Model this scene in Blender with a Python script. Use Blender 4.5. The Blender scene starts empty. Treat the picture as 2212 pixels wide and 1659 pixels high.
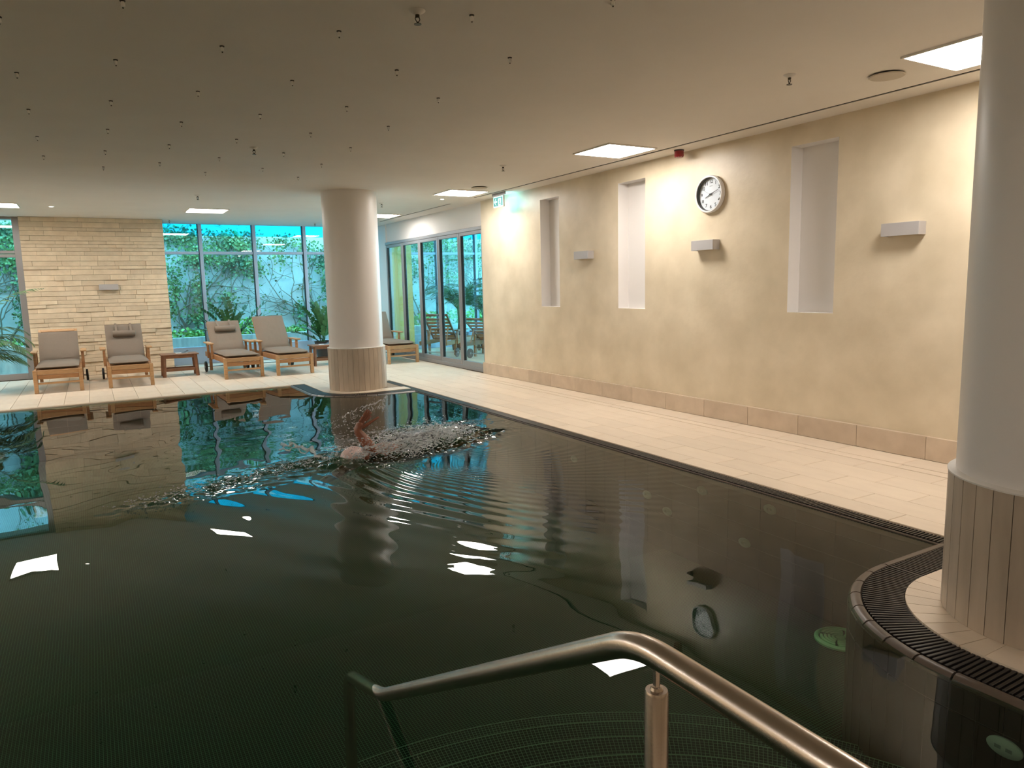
import bpy, math, random
import numpy as np
from mathutils import Vector, Matrix
random.seed(7); RNG = np.random.default_rng(11)
sc = bpy.context.scene
COL = sc.collection
PI = math.pi

# ------------------------------------------------------------------ camera, sky, exposure
CEIL = 2.875; WX = 5.76; WATER = -0.02
def make_camera():
    yaw, pitch, roll = [math.radians(a) for a in (30.125, 7.766, -1.3354)]
    fwd = Vector((math.sin(yaw)*math.cos(pitch), math.cos(yaw)*math.cos(pitch), -math.sin(pitch)))
    r0 = Vector((math.cos(yaw), -math.sin(yaw), 0)); u0 = r0.cross(fwd)
    r = r0*math.cos(roll) + u0*math.sin(roll); u = -r0*math.sin(roll) + u0*math.cos(roll)
    cam = bpy.data.cameras.new('camera'); ob = bpy.data.objects.new('camera', cam); COL.objects.link(ob)
    m = Matrix((r, u, -fwd)).transposed().to_4x4(); m.translation = Vector((0, 0, 1.47)); ob.matrix_world = m
    cam.sensor_fit = 'HORIZONTAL'; cam.sensor_width = 36; cam.lens = 1554.7/2212*36
    cam.clip_start = 0.05; cam.clip_end = 200
    sc.camera = ob
make_camera()
w = bpy.data.worlds.new('overcast_sky'); sc.world = w; w.use_nodes = True
bg = w.node_tree.nodes['Background']; bg.inputs[0].default_value = (0.24, 0.76, 1.06, 1); bg.inputs[1].default_value = 9.0
PANEL = 36.0; PANEL_COL = (1.0, 0.935, 0.87, 1)
sc.view_settings.view_transform = 'Standard'; sc.view_settings.look = 'None'
sc.view_settings.exposure = 0.20; sc.view_settings.gamma = 1.0; sc.view_settings.use_curve_mapping = False
cy = sc.cycles
cy.use_denoising = True; cy.caustics_reflective = False; cy.caustics_refractive = False
cy.max_bounces = 10; cy.diffuse_bounces = 5; cy.glossy_bounces = 5; cy.transparent_max_bounces = 24
cy.sample_clamp_indirect = 6

# ------------------------------------------------------------------ materials
MATS = {}
def nt_new(name):
    m = bpy.data.materials.new(name); m.use_nodes = True; MATS[name] = m
    nt = m.node_tree; b = nt.nodes['Principled BSDF']; return m, nt, b
def N(nt, t, **kw):
    n = nt.nodes.new(t)
    for k, v in kw.items(): setattr(n, k, v)
    return n
def ramp(nt, fac, c0, c1, p0=0.3, p1=0.7):
    r = N(nt, 'ShaderNodeValToRGB'); e = r.color_ramp.elements
    e[0].position = p0; e[1].position = p1; e[0].color = (*c0, 1); e[1].color = (*c1, 1)
    nt.links.new(fac, r.inputs[0]); return r.outputs[0]
def mat(name, c, rough=0.5, metal=0.0, c2=None, scale=4.0, stretch=(1, 1, 1), rnd=0.0, bump=0.0, bscale=60.0, spec=0.5, detail=6.0, trans=0.0, p0=.3, p1=.7, coat=0.0):
    m, nt, b = nt_new(name); L = nt.links.new
    b.inputs['Roughness'].default_value = rough; b.inputs['Metallic'].default_value = metal
    b.inputs['Specular IOR Level'].default_value = spec
    if coat: b.inputs['Coat Weight'].default_value = coat; b.inputs['Coat Roughness'].default_value = .15
    tc = N(nt, 'ShaderNodeTexCoord'); mp = N(nt, 'ShaderNodeMapping'); mp.inputs['Scale'].default_value = stretch
    L(tc.outputs['Object'], mp.inputs[0]); vec = mp.outputs[0]
    oi = None
    if rnd:
        oi = N(nt, 'ShaderNodeObjectInfo'); ad = N(nt, 'ShaderNodeVectorMath', operation='ADD')
        sm = N(nt, 'ShaderNodeVectorMath', operation='SCALE'); sm.inputs[0].default_value = (37, 19, 23)
        L(oi.outputs['Random'], sm.inputs['Scale']); L(mp.outputs[0], ad.inputs[0]); L(sm.outputs[0], ad.inputs[1]); vec = ad.outputs[0]
    out = None
    if c2 is not None:
        n = N(nt, 'ShaderNodeTexNoise'); n.inputs['Scale'].default_value = scale; n.inputs['Detail'].default_value = detail
        L(vec, n.inputs[0]); out = ramp(nt, n.outputs[0], c, c2, p0, p1)
    if rnd:
        hs = N(nt, 'ShaderNodeHueSaturation'); mr = N(nt, 'ShaderNodeMapRange')
        mr.inputs['To Min'].default_value = 1-rnd; mr.inputs['To Max'].default_value = 1+rnd
        L(oi.outputs['Random'], mr.inputs[0]); L(mr.outputs[0], hs.inputs['Value'])
        if out is not None: L(out, hs.inputs['Color'])
        else: hs.inputs['Color'].default_value = (*c, 1)
        out = hs.outputs[0]
    if out is not None: L(out, b.inputs['Base Color'])
    else: b.inputs['Base Color'].default_value = (*c, 1)
    if bump:
        n2 = N(nt, 'ShaderNodeTexNoise'); n2.inputs['Scale'].default_value = bscale; n2.inputs['Detail'].default_value = 5
        L(vec, n2.inputs[0]); bp = N(nt, 'ShaderNodeBump'); bp.inputs['Strength'].default_value = bump; bp.inputs['Distance'].default_value = 0.01
        L(n2.outputs[0], bp.inputs['Height']); L(bp.outputs[0], b.inputs['Normal'])
    if trans: b.inputs['Transmission Weight'].default_value = trans
    return m
def emis(name, c, s):
    m, nt, b = nt_new(name); b.inputs['Base Color'].default_value = (0, 0, 0, 1)
    b.inputs['Emission Color'].default_value = c; b.inputs['Emission Strength'].default_value = s; return m
def clear(name, tint, ior, rough=0.0, white=0.0, bump=None):
    """clear sheet or water: Fresnel mix of straight-through light and mirror reflection"""
    m, nt, b = nt_new(name); L = nt.links.new; nt.nodes.remove(b); o = nt.nodes['Material Output']
    t = N(nt, 'ShaderNodeBsdfTransparent'); t.inputs[0].default_value = (*tint, 1)
    g = N(nt, 'ShaderNodeBsdfGlossy'); g.inputs['Roughness'].default_value = rough
    f = N(nt, 'ShaderNodeFresnel'); ge = N(nt, 'ShaderNodeNewGeometry'); ml = N(nt, 'ShaderNodeMapRange')
    ml.inputs['To Min'].default_value = ior; ml.inputs['To Max'].default_value = 1/ior; L(ge.outputs['Backfacing'], ml.inputs[0]); L(ml.outputs[0], f.inputs[0])   # same reflectance from either side of the sheet
    mx = N(nt, 'ShaderNodeMixShader'); L(f.outputs[0], mx.inputs[0]); L(t.outputs[0], mx.inputs[1]); L(g.outputs[0], mx.inputs[2]); last = mx.outputs[0]
    if bump:
        tc = N(nt, 'ShaderNodeTexCoord'); n = N(nt, 'ShaderNodeTexNoise'); n.inputs['Scale'].default_value = bump[0]; n.inputs['Detail'].default_value = 3
        L(tc.outputs['Object'], n.inputs[0]); bp = N(nt, 'ShaderNodeBump'); bp.inputs['Strength'].default_value = bump[1]; bp.inputs['Distance'].default_value = .01
        L(n.outputs[0], bp.inputs['Height']); L(bp.outputs[0], g.inputs['Normal']); L(bp.outputs[0], f.inputs['Normal'])
    if white:
        d = N(nt, 'ShaderNodeBsdfDiffuse'); d.inputs[0].default_value = (.85, .87, .88, 1)
        m2 = N(nt, 'ShaderNodeMixShader'); m2.inputs[0].default_value = white; L(last, m2.inputs[1]); L(d.outputs[0], m2.inputs[2]); last = m2.outputs[0]
    L(last, o.inputs[0]); return m

mat('ceiling_paint', (.76, .72, .67), .7, c2=(.79, .75, .70), scale=2, bump=.05, bscale=300)
mat('plaster', (.60, .505, .355), .40, c2=(.78, .67, .50), scale=2.4, detail=10, bump=.22, bscale=14, p0=.25, p1=.75)
mat('white_paint', (.80, .77, .74), .6)
mat('column_paint', (.76, .73, .71), .36, bump=.03, bscale=120)
mat('grout', (.30, .23, .16), .8)
mat('tile', (.72, .60, .47), .42, c2=(.79, .67, .53), scale=5, stretch=(3, .8, 1), rnd=.05, bump=.06, bscale=40, p0=.2, p1=.8)
mat('tile_wall', (.53, .42, .31), .5, c2=(.63, .51, .385), scale=6, rnd=.06, bump=.05)
mat('cladding', (.42, .345, .265), .45, c2=(.52, .43, .335), scale=5, stretch=(3, 3, .6), rnd=.12, bump=.06)
mat('stone', (.62, .50, .35), .8, c2=(.74, .61, .44), scale=7, rnd=.09, bump=.5, bscale=30)
mat('stone_joint', (.30, .23, .15), .9)
mat('grate_plastic', (.022, .018, .016), .38)
mat('gutter', (.006, .006, .006), .6)
mat('rim', (.085, .065, .05), .35, c2=(.11, .085, .066), scale=10, rnd=.08)
mat('pool_wall_tile', (.028, .024, .018), .3, c2=(.04, .034, .026), scale=8, rnd=.15)
mat('pool_joint', (.14, .13, .11), .7)
mat('mosaic', (.006, .014, .007), .7, c2=(.012, .022, .012), scale=60, spec=.1)
mat('mosaic_grout', (.15, .30, .18), .8, spec=.1)
mat('step_grout_lit', (.25, .38, .26), .8, spec=.1)  # same grout as the pool floor, lightened for the shallower water over it
mat('drain_dark', (.02, .04, .02), .6)
mat('steel', (.56, .49, .42), .27, 1.0, c2=(.60, .53, .46), scale=30, stretch=(1, 1, 1), bump=.03, bscale=200)
mat('steel_grey', (.45, .46, .47), .4, .8)
mat('alu_frame', (.30, .29, .29), .42, .35)
mat('facade_frame', (.48, .62, .82), .45, .2)
mat('sconce_metal', (.50, .48, .48), .45, .35)
mat('teak', (.33, .155, .062), .5, c2=(.45, .235, .105), scale=6, stretch=(2, 2, 14), rnd=.1)
mat('teak_light', (.42, .235, .105), .5, c2=(.53, .32, .16), scale=6, stretch=(2, 2, 14), rnd=.1)
mat('teak_dark', (.17, .075, .035), .45, c2=(.26, .12, .058), scale=6, stretch=(2, 8, 2), rnd=.1)
mat('cushion', (.205, .165, .13), .95, c2=(.25, .205, .165), scale=300, rnd=.05, bump=.25, bscale=14, spec=.1)
mat('rubber', (.02, .02, .02), .6)
mat('leaf_dark', (.022, .10, .035), .38, c2=(.05, .19, .06), scale=9, rnd=.2)
mat('leaf_palm', (.035, .105, .045), .5, c2=(.10, .19, .06), scale=5, rnd=.2)
mat('leaf_ivy', (.025, .085, .045), .5, c2=(.15, .27, .08), scale=2.2, rnd=.1, detail=9)
mat('leaf_bush', (.07, .24, .05), .5, c2=(.24, .46, .10), scale=4, rnd=.1, detail=8)
mat('bark', (.10, .085, .06), .85, c2=(.17, .14, .10), scale=20)
mat('pot_black', (.02, .02, .022), .4)
mat('soil', (.05, .035, .025), .9)
mat('concrete', (.40, .43, .42), .9, c2=(.50, .53, .52), scale=2.5, bump=.4, bscale=25)
mat('concrete_wet', (.30, .34, .33), .9, c2=(.48, .52, .50), scale=4, stretch=(3, 3, .6))
mat('pier_cream', (.85, .66, .22), .8)
mat('red_plastic', (.22, .012, .014), .3)
mat('clock_rim', (.82, .81, .80), .3)
mat('clock_face', (.83, .80, .87), .6)
mat('clock_inner', (.05, .045, .045), .5)  # inner wall of the rim, coloured dark for the shadow in its recess
mat('ink', (.012, .012, .012), .6)
mat('ink_grey', (.35, .34, .35), .6)
mat('chrome', (.42, .40, .36), .25, 1.0)
mat('brass_dark', (.07, .06, .045), .35, .8)
mat('off_white', (.74, .72, .68), .5)
mat('speaker_grey', (.52, .46, .38), .6)
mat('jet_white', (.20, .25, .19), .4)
mat('drain_green', (.50, .85, .50), .5)
mat('skin', (.23, .085, .045), .35, c2=(.29, .11, .06), scale=8)
mat('cap', (.72, .55, .52), .4)
mat('swimsuit', (.012, .013, .016), .4)
mat('paper', (.75, .76, .78), .6)
mat('paper_dark', (.06, .07, .10), .5)
emis('panel_light', PANEL_COL, PANEL)
emis('fill_light_left', PANEL_COL, 80.0); emis('fill_light_rear', PANEL_COL, 9.0)  # emission of the added fill panels: strong at the left, weak behind
emis('spot_light', (1, .93, .82, 1), 6)
emis('sign_white', (.42, 1.0, .97, 1), 1.5); emis('sign_glow', (.28, .85, 1.0, 1), 12.0)
emis('sign_green', (.0, .40, .34, 1), .8)
clear('glass', (.93, .98, .97), 1.5)
clear('cyan_sheet', (.12, .86, 1.0), 1.3)
clear('water', (.42, .56, .46), 1.333)
clear('splash_water', (.90, .92, .92), 1.6, rough=.05, white=.36)
mat('crystal', (.92, .91, .88), .12, spec=.8)
M = MATS
# mosaic continues as a fine grid in the material beyond the tiles built one by one
def mosaic_far():
    m, nt, b = nt_new('mosaic_far'); L = nt.links.new
    tc = N(nt, 'ShaderNodeTexCoord'); br = N(nt, 'ShaderNodeTexBrick'); br.offset = 0
    br.inputs['Color1'].default_value = (.006, .014, .007, 1); br.inputs['Color2'].default_value = (.012, .022, .012, 1)
    br.inputs['Mortar'].default_value = (.11, .23, .135, 1); br.inputs['Scale'].default_value = 1
    br.inputs['Mortar Size'].default_value = .0011; br.inputs['Mortar Smooth'].default_value = 0
    br.inputs['Brick Width'].default_value = .0165; br.inputs['Row Height'].default_value = .0165
    L(tc.outputs['Object'], br.inputs[0]); L(br.outputs[0], b.inputs['Base Color']); b.inputs['Roughness'].default_value = .8; b.inputs['Specular IOR Level'].default_value = .1
mosaic_far()

# ------------------------------------------------------------------ mesh helpers
class MB:
    def __init__(s): s.v = []; s.f = []
    def add(s, vs, fs):
        o = len(s.v); s.v += [tuple(p) for p in vs]; s.f += [tuple(i+o for i in f) for f in fs]; return s
    def quad(s, a, b, c, d): return s.add([a, b, c, d], [(0, 1, 2, 3)])
    def box(s, x0, x1, y0, y1, z0, z1, bev=0.0, mtx=None):
        if bev <= 0:
            vs = [(x, y, z) for z in (z0, z1) for y in (y0, y1) for x in (x0, x1)]
            fs = [(0, 2, 3, 1), (4, 5, 7, 6), (0, 1, 5, 4), (2, 6, 7, 3), (0, 4, 6, 2), (1, 3, 7, 5)]
        else:
            b = min(bev, .45*(x1-x0), .45*(y1-y0), .45*(z1-z0)); vs = []; idx = {}
            lo = (x0, y0, z0); hi = (x1, y1, z1)
            for c in range(8):
                sg = [(c >> k) & 1 for k in range(3)]
                for ax in range(3):
                    p = []
                    for k in range(3):
                        base = hi[k] if sg[k] else lo[k]
                        p.append(base if k == ax else base + (-b if sg[k] else b))
                    idx[(c, ax)] = len(vs); vs.append(tuple(p))
            fs = []
            for ax in range(3):
                o1, o2 = [k for k in range(3) if k != ax]
                for sd in (0, 1):
                    cs = [(sd << ax) | (a << o1) | (d << o2) for a, d in ((0, 0), (1, 0), (1, 1), (0, 1))]
                    fs.append(tuple(idx[(c, ax)] for c in cs))
            for ax in range(3):
                o1, o2 = [k for k in range(3) if k != ax]
                for a in (0, 1):
                    for d in (0, 1):
                        c0 = (a << o1) | (d << o2); c1 = c0 | (1 << ax)
                        fs.append((idx[(c0, o1)], idx[(c1, o1)], idx[(c1, o2)], idx[(c0, o2)]))
            for c in range(8): fs.append((idx[(c, 0)], idx[(c, 1)], idx[(c, 2)]))
            cx_, cy_, cz_ = (x0+x1)/2, (y0+y1)/2, (z0+z1)/2; out = []
            for f in fs:
                a, b_, c_ = [Vector(vs[i]) for i in f[:3]]; n = (b_-a).cross(c_-a); ctr = sum((Vector(vs[i]) for i in f), Vector())/len(f)
                out.append(f if n.dot(ctr-Vector((cx_, cy_, cz_))) > 0 else tuple(reversed(f)))
            fs = out
        if mtx is not None: vs = [tuple(mtx @ Vector(p)) for p in vs]
        return s.add(vs, fs)
    def beam(s, a, b, w, h, up=(0, 0, 1), bev=.004):
        a, b = Vector(a), Vector(b); d = (b-a); l = d.length; d.normalize(); r = d.cross(Vector(up))
        if r.length < 1e-4: r = d.cross(Vector((0, 1, 0)))
        r.normalize(); u = r.cross(d); m = Matrix((r, d, u)).transposed().to_4x4(); m.translation = a
        return s.box(-w/2, w/2, 0, l, -h/2, h/2, bev, m)
    def tube(s, pts, rad, n=10, cap=True):
        P = [Vector(p) for p in pts]; R = rad if hasattr(rad, '__len__') else [rad]*len(P); t0 = (P[1]-P[0]).normalized()
        a = t0.orthogonal().normalized(); rings = []; vs = []; fs = []
        for i, p in enumerate(P):
            t = (P[min(i+1, len(P)-1)]-P[max(i-1, 0)]).normalized(); a = (a-t*a.dot(t)); a = a.normalized() if a.length > 1e-6 else t.orthogonal().normalized(); b = t.cross(a)
            for k in range(n): vs.append(tuple(p+(a*math.cos(2*PI*k/n)+b*math.sin(2*PI*k/n))*R[i]))
        for i in range(len(P)-1):
            for k in range(n): fs.append((i*n+k, i*n+(k+1) % n, (i+1)*n+(k+1) % n, (i+1)*n+k))
        if cap: fs.append(tuple(reversed(range(n)))); fs.append(tuple((len(P)-1)*n+k for k in range(n)))
        return s.add(vs, fs)
    def lathe(s, prof, n=24, c=(0, 0, 0), mtx=None, a0=0, a1=2*PI, caps=True):
        full = abs(a1-a0-2*PI) < 1e-6; m = n if full else n+1; vs = []; fs = []
        for r, z in prof:
            for k in range(m): a = a0+(a1-a0)*k/n; vs.append((c[0]+r*math.cos(a), c[1]+r*math.sin(a), c[2]+z))
        for i in range(len(prof)-1):
            for k in range(n): k2 = (k+1) % m; fs.append((i*m+k, i*m+k2, (i+1)*m+k2, (i+1)*m+k))
        if caps and full and prof[0][0] > 1e-5: fs.append(tuple(reversed(range(m))))
        if caps and full and prof[-1][0] > 1e-5: fs.append(tuple((len(prof)-1)*m+k for k in range(m)))
        if mtx is not None: vs = [tuple(mtx @ Vector(p)) for p in vs]
        return s.add(vs, fs)
    def prism(s, poly, z0, z1, mtx=None):
        n = len(poly); vs = [(x, y, z0) for x, y in poly]+[(x, y, z1) for x, y in poly]
        fs = [tuple(reversed(range(n))), tuple(range(n, 2*n))]+[(i, (i+1) % n, n+(i+1) % n, n+i) for i in range(n)]
        if mtx is not None: vs = [tuple(mtx @ Vector(p)) for p in vs]
        return s.add(vs, fs)
    def sphere(s, c, r, n=8, m=6, sc_=(1, 1, 1)):
        vs = [(c[0], c[1], c[2]+r*sc_[2])]; fs = []
        for i in range(1, m):
            for k in range(n):
                t = PI*i/m; a = 2*PI*k/n; vs.append((c[0]+r*sc_[0]*math.sin(t)*math.cos(a), c[1]+r*sc_[1]*math.sin(t)*math.sin(a), c[2]+r*sc_[2]*math.cos(t)))
        vs.append((c[0], c[1], c[2]-r*sc_[2])); last = len(vs)-1
        for k in range(n): fs.append((0, 1+k, 1+(k+1) % n)); fs.append((last, 1+(m-2)*n+(k+1) % n, 1+(m-2)*n+k))
        for i in range(m-2):
            for k in range(n): a = 1+i*n; fs.append((a+k, a+n+k, a+n+(k+1) % n, a+(k+1) % n))
        return s.add(vs, fs)
    def mesh(s, name, smooth=True, ang=35):
        me = bpy.data.meshes.new(name); me.from_pydata(s.v, [], s.f); me.validate()
        if smooth:
            me.shade_smooth(); me.set_sharp_from_angle(angle=math.radians(ang))
        me.update(); return me
def put(name, me, m=None, parent=None, loc=(0, 0, 0), rot=(0, 0, 0)):
    if isinstance(me, MB): me = me.mesh(name)
    o = bpy.data.objects.new(name, me); COL.objects.link(o)
    if m is not None and len(me.materials) == 0: me.materials.append(M[m])
    o.location = loc; o.rotation_euler = rot
    if parent is not None: o.parent = parent
    return o
def tag(o, label=None, cat=None, group=None, kind=None):
    if label: o['label'] = label
    if cat: o['category'] = cat
    if group: o['group'] = group
    if kind: o['kind'] = kind
    return o
def root(name, loc=(0, 0, 0), rz=0, **kw):
    o = bpy.data.objects.new(name, None); COL.objects.link(o); o.location = loc; o.rotation_euler = (0, 0, rz); o.empty_display_size = .1
    return tag(o, **kw)
KIDS = {}
def copy_tree(o, parent=None):
    c = o.copy(); COL.objects.link(c)
    if parent is not None: c.parent = parent
    for ch in list(o.children): copy_tree(ch, c)
    return c
ORD = ['first', 'second', 'third', 'fourth', 'fifth', 'sixth', 'seventh', 'eighth']

# ------------------------------------------------------------------ room shell
def shell():
    # floor slab (joint level) in pieces around the pool: x<2.67 near deck, right deck, far deck
    fl = root('floor', kind='structure')
    b = MB()
    b.box(-6, 2.88, -3.2, .25, -.3, -.010)                      # near deck
    b.box(4.09, 6.0, -3.2, 11.5, -.3, -.010)                    # right deck
    b.box(-6, 9.9, 11.5, 16.5, -.3, -.010)                      # far deck
    b.box(5.9, 9.9, 10.7, 11.5, -.3, -.010); b.box(-6, -4.0, .25, 11.5, -.3, -.010)
    put('slab', b, 'grout', fl)
    g = MB(); g.box(4.09, 4.1, 2, 11.5, -.02, -.002); 
    # the two corner decks that carry the columns: straight sides and a rounded corner
    for cx, cyy, sy in ((3.45, 1.36, 1), (3.41, 10.46, -1)):
        y_far = -3.2 if sy > 0 else 11.6
        poly = [(4.09, cyy+sy*.565), (cx, cyy+sy*.565)]
        poly += [(cx+.565*math.cos(a), cyy+sy*.565*math.sin(a)) for a in np.linspace(PI/2, PI, 24)]
        poly += [(cx-.565, y_far), (4.09, y_far)]
        if sy > 0: poly = poly[::-1]
        b2 = MB().prism(poly, -.3, -.010); put('slab', b2, 'grout', fl)
    # individual tiles
    specs = []                                                   # x0,x1,y0,y1
    rows = [(4.095, 4.285, 2.52), (4.285, 4.545, 2.90), (4.545, 4.805, 2.67), (4.805, 5.085, 3.07), (5.085, 5.313, 2.83), (5.447, 5.722, 3.27)]
    for x0, x1, ph in rows:
        y = ph-6*.61
        while y < 11.5:
            a, c = max(y, -1.0), min(y+.61, 11.5)
            if c-a > .05: specs.append((x0, x1, a, c))
            y += .61
    y = 3.24-7*.61
    while y < 11.5:
        c = min(y+.61, 11.5)
        if c > -1:
            far = y > 10.0
            specs.append((5.313 if far else 5.326, 5.447 if far else 5.434, max(y, -1), c))
        y += .61
    k = 0
    x = -1.03-3*.305
    while x < 5.72:
        x1 = min(x+.305, 5.75); yend = 15.42 if x < 1.34 else 16.25; y = 11.5 - (.305 if k % 2 else 0)
        while y < yend:
            a, c = max(y, 11.5), min(y+.61, yend)
            if c-a > .03: specs.append((x, x1, a, c))
            y += .61
        x += .305; k += 1
    for xx in np.arange(2.89, 4.09, .3): # corner deck behind the near column
        for yy in np.arange(-.9, .7, .6): specs.append((xx, min(xx+.3, 4.09), yy, yy+.6))
    for xx in np.arange(2.85, 4.09, .305):
        specs.append((xx, min(xx+.305, 4.09), 11.0, 11.5))
    def size(s):
        d = math.hypot((s[0]+s[1])/2, (s[2]+s[3])/2); vis = s[3] > .6*s[1] and s[2] > 1.6
        return ((s[1]-s[0])*(s[3]-s[2])/d**3) * (1 if vis else 1e-3)
    specs.sort(key=size, reverse=True)
    cache = {}; rest = MB()
    for i, (x0, x1, y0, y1) in enumerate(specs):
        if i < 285:
            key = (round(x1-x0, 3), round(y1-y0, 3))
            if key not in cache:
                h = (key[0]-.004)/2, (key[1]-.004)/2
                cache[key] = MB().box(-h[0], h[0], -h[1], h[1], -.012, 0, .0025).mesh('tile'); cache[key].materials.append(M['tile'])
            put('tile', cache[key], None, fl, ((x0+x1)/2, (y0+y1)/2, random.uniform(-.0006, 0)))
        else: rest.box(x0+.002, x1-.002, y0+.002, y1-.002, -.012, 0, .0025)
    tag(put('tile_field', rest, 'tile', fl), kind='stuff')
    # near deck, winter garden: coarse tiles joined
    nb = MB()
    for xx in np.arange(-3, 2.6, .61):
        for yy in np.arange(-1, .2, .305): nb.box(xx+.002, min(xx+.61, 2.87)-.002, yy+.002, min(yy+.305, .25)-.002, -.012, 0, .0025)
    for xx in np.arange(5.92, 9.6, .61):
        for yy in np.arange(10.9, 16.2, .61): nb.box(xx+.002, xx+.608, yy+.002, yy+.608, -.012, 0, .0025)
    tag(put('tile_field', nb, 'tile', fl), kind='stuff')
    # ring tiles round the columns
    for cx, cyy, sy in ((3.45, 1.36, 1), (3.41, 10.46, -1)):
        n = 9; angs = np.linspace(PI/2, PI, n+1)
        for i in range(n):
            a0, a1 = angs[i]+.004, angs[i+1]-.004; aa = np.linspace(a0, a1, 4)
            po = [(cx+.565*math.cos(a), cyy+sy*.565*math.sin(a)) for a in aa]+[(cx+.40*math.cos(a), cyy+sy*.40*math.sin(a)) for a in aa[::-1]]
            if sy < 0: po = po[::-1]
            put('tile', MB().prism(po, -.012, 0.0005), 'tile', fl)
        for j in range(3):
            xa = cx+.2*j; po = [(xa, cyy+sy*.565), (xa, cyy+sy*.3), (xa+.196, cyy+sy*.3), (xa+.196, cyy+sy*.565)]
            if sy < 0: po = po[::-1]
            put('tile', MB().prism(po, -.012, .0005), 'tile', fl)
            ya = cyy-sy*.2*j; po = [(cx-.565, ya), (cx-.565, ya-sy*.196), (cx-.3, ya-sy*.196), (cx-.3, ya)]
            if sy < 0: po = po[::-1]
            put('tile', MB().prism(po, -.012, .0005), 'tile', fl)

    # ceiling with a recessed linear slot near the right wall
    ce = root('ceiling', kind='structure')
    b = MB(); z0, z1 = CEIL, CEIL+.2; s0, s1 = 5.432, 5.472
    b.box(-6, s0, -3.2, 16.35, z0, z1); b.box(s1, 5.86, -3.2, 16.35, z0, z1)
    for a, c in ((10.46, 11.33), (14.80, 16.35)): b.box(s0, s1, a, c, z0, z1)
    b.box(s0, s1, -3.2, 16.35, z0+.05, z1)
    b.box(5.86, 9.9, 10.6, 16.35, z0, z1)
    put('slab', b, 'ceiling_paint', ce)
    for k, (a, c) in enumerate(((-3.2, 10.46), (11.33, 14.80))):
        t = MB()
        t.box(5.449, 5.455, a, c, z0+.001, z0+.045); t.box(s0, s1, a, c, z0+.04, z0+.049)
        o = put('trim_%d' % (k+1), t, 'ink', None); tag(o, kind='structure')

    # right wall with three niches
    wr = root('wall_right', kind='structure')
    nich = [(8.515, 9.0), (6.70, 7.208), (4.155, 4.65)]; nz = (1.158, 2.69); b = MB()
    ys = sorted([-3.2, 10.83]+[v for n in nich for v in n]); zs = [-.3, nz[0], nz[1], CEIL+.05]
    for i in range(len(ys)-1):
        for j in range(3):
            mid = (ys[i]+ys[i+1])/2
            if j == 1 and any(n[0] < mid < n[1] for n in nich): continue
            b.quad((WX, ys[i], zs[j]), (WX, ys[i], zs[j+1]), (WX, ys[i+1], zs[j+1]), (WX, ys[i+1], zs[j]))
    b.quad((WX, 10.83, -.3), (WX, 10.83, CEIL+.05), (6.05, 10.83, CEIL+.05), (6.05, 10.83, -.3))
    b.quad((6.05, -3.2, -.3), (6.05, 10.83, -.3), (6.05, 10.83, CEIL+.05), (6.05, -3.2, CEIL+.05))
    put('plaster_face', b, 'plaster', wr)
    for y0, y1 in nich:
        n = MB(); d = WX+.16; z0, z1 = nz
        n.quad((d, y0, z0), (d, y0, z1), (d, y1, z1), (d, y1, z0))
        n.quad((WX, y0, z0), (d, y0, z0), (d, y1, z0), (WX, y1, z0)); n.quad((WX, y0, z1), (WX, y1, z1), (d, y1, z1), (d, y0, z1))
        n.quad((WX, y1, z0), (d, y1, z0), (d, y1, z1), (WX, y1, z1)); n.quad((WX, y0, z0), (WX, y0, z1), (d, y0, z1), (d, y0, z0))
        put('niche', n, 'white_paint', wr)
    bb = root('baseboard_right', kind='structure')
    ye = [10.83]; y = 8.10+.61*4
    edges = [10.83, 10.56, 9.95]; y = 9.95
    while y > -1: y -= .61; edges.append(y)
    for a, c in zip(edges[:-1], edges[1:]):
        put('tile', MB().box(5.722, WX, c+.0015, a-.0015, 0, .19, .002), 'tile_wall', bb)
    # wall above the glass doors and the return beyond it
    wd = root('wall_door', kind='structure')
    put('header', MB().box(5.82, 6.05, 10.83, 15.5, 2.47, CEIL+.05), 'white_paint', wd)
    put('pier', MB().box(5.80, 5.93, 15.42, 16.3, -.2, CEIL+.05), 'white_paint', wd)
    # other walls
    tag(put('wall_near', MB().box(-6, 6.05, -3.4, -3.2, -.3, CEIL+.05), 'plaster'), kind='structure')
    tag(put('wall_left', MB().box(-6.2, -6, -3.4, 16.4, -.3, CEIL+.05), 'plaster'), kind='structure')
    wf = root('wall_far', kind='structure')
    b = MB(); b.box(-.95, 1.34, 15.47, 16.35, -.2, CEIL+.05); put('core', b, 'stone_joint', wf)
    put('side_core', MB().box(-6, -3.3, 15.45, 16.0, -.2, CEIL+.05), 'plaster', wf)
    z = 0.0; rs = random.Random(3); cache = {}; rowi = 0
    while z < CEIL-.01:
        h = rs.choice([.062, .075, .075, .088, .10]); h = min(h, CEIL-z)
        if CEIL-(z+h) < .03: h = CEIL-z
        x = -.95; 
        while x < 1.34:
            l = rs.choice([.28, .36, .45, .52, .6]); 
            if x == -.95 and rowi % 2: l *= .5
            if 1.34-(x+l) < .16: l = 1.34-x
            pr = rs.choice([.012, .016, .022, .03, .042])
            hh = h
            put('stone', MB().box(x+.001, x+l-.001, 15.47-pr, 15.48, z+.001, z+hh-.003, .0025), 'stone', wf)
            x += l
        z += h; rowi += 1
    # winter garden far side wall and near wall
    tag(put('wall_garden', MB().box(6.05, 9.9, 10.6, 10.8, -.3, CEIL+.05), 'white_paint'), kind='structure')
    tag(put('wall_pier', MB().box(5.935, 6.40, 15.44, 16.2, 0, CEIL), 'pier_cream'), kind='structure')
shell()

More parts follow.
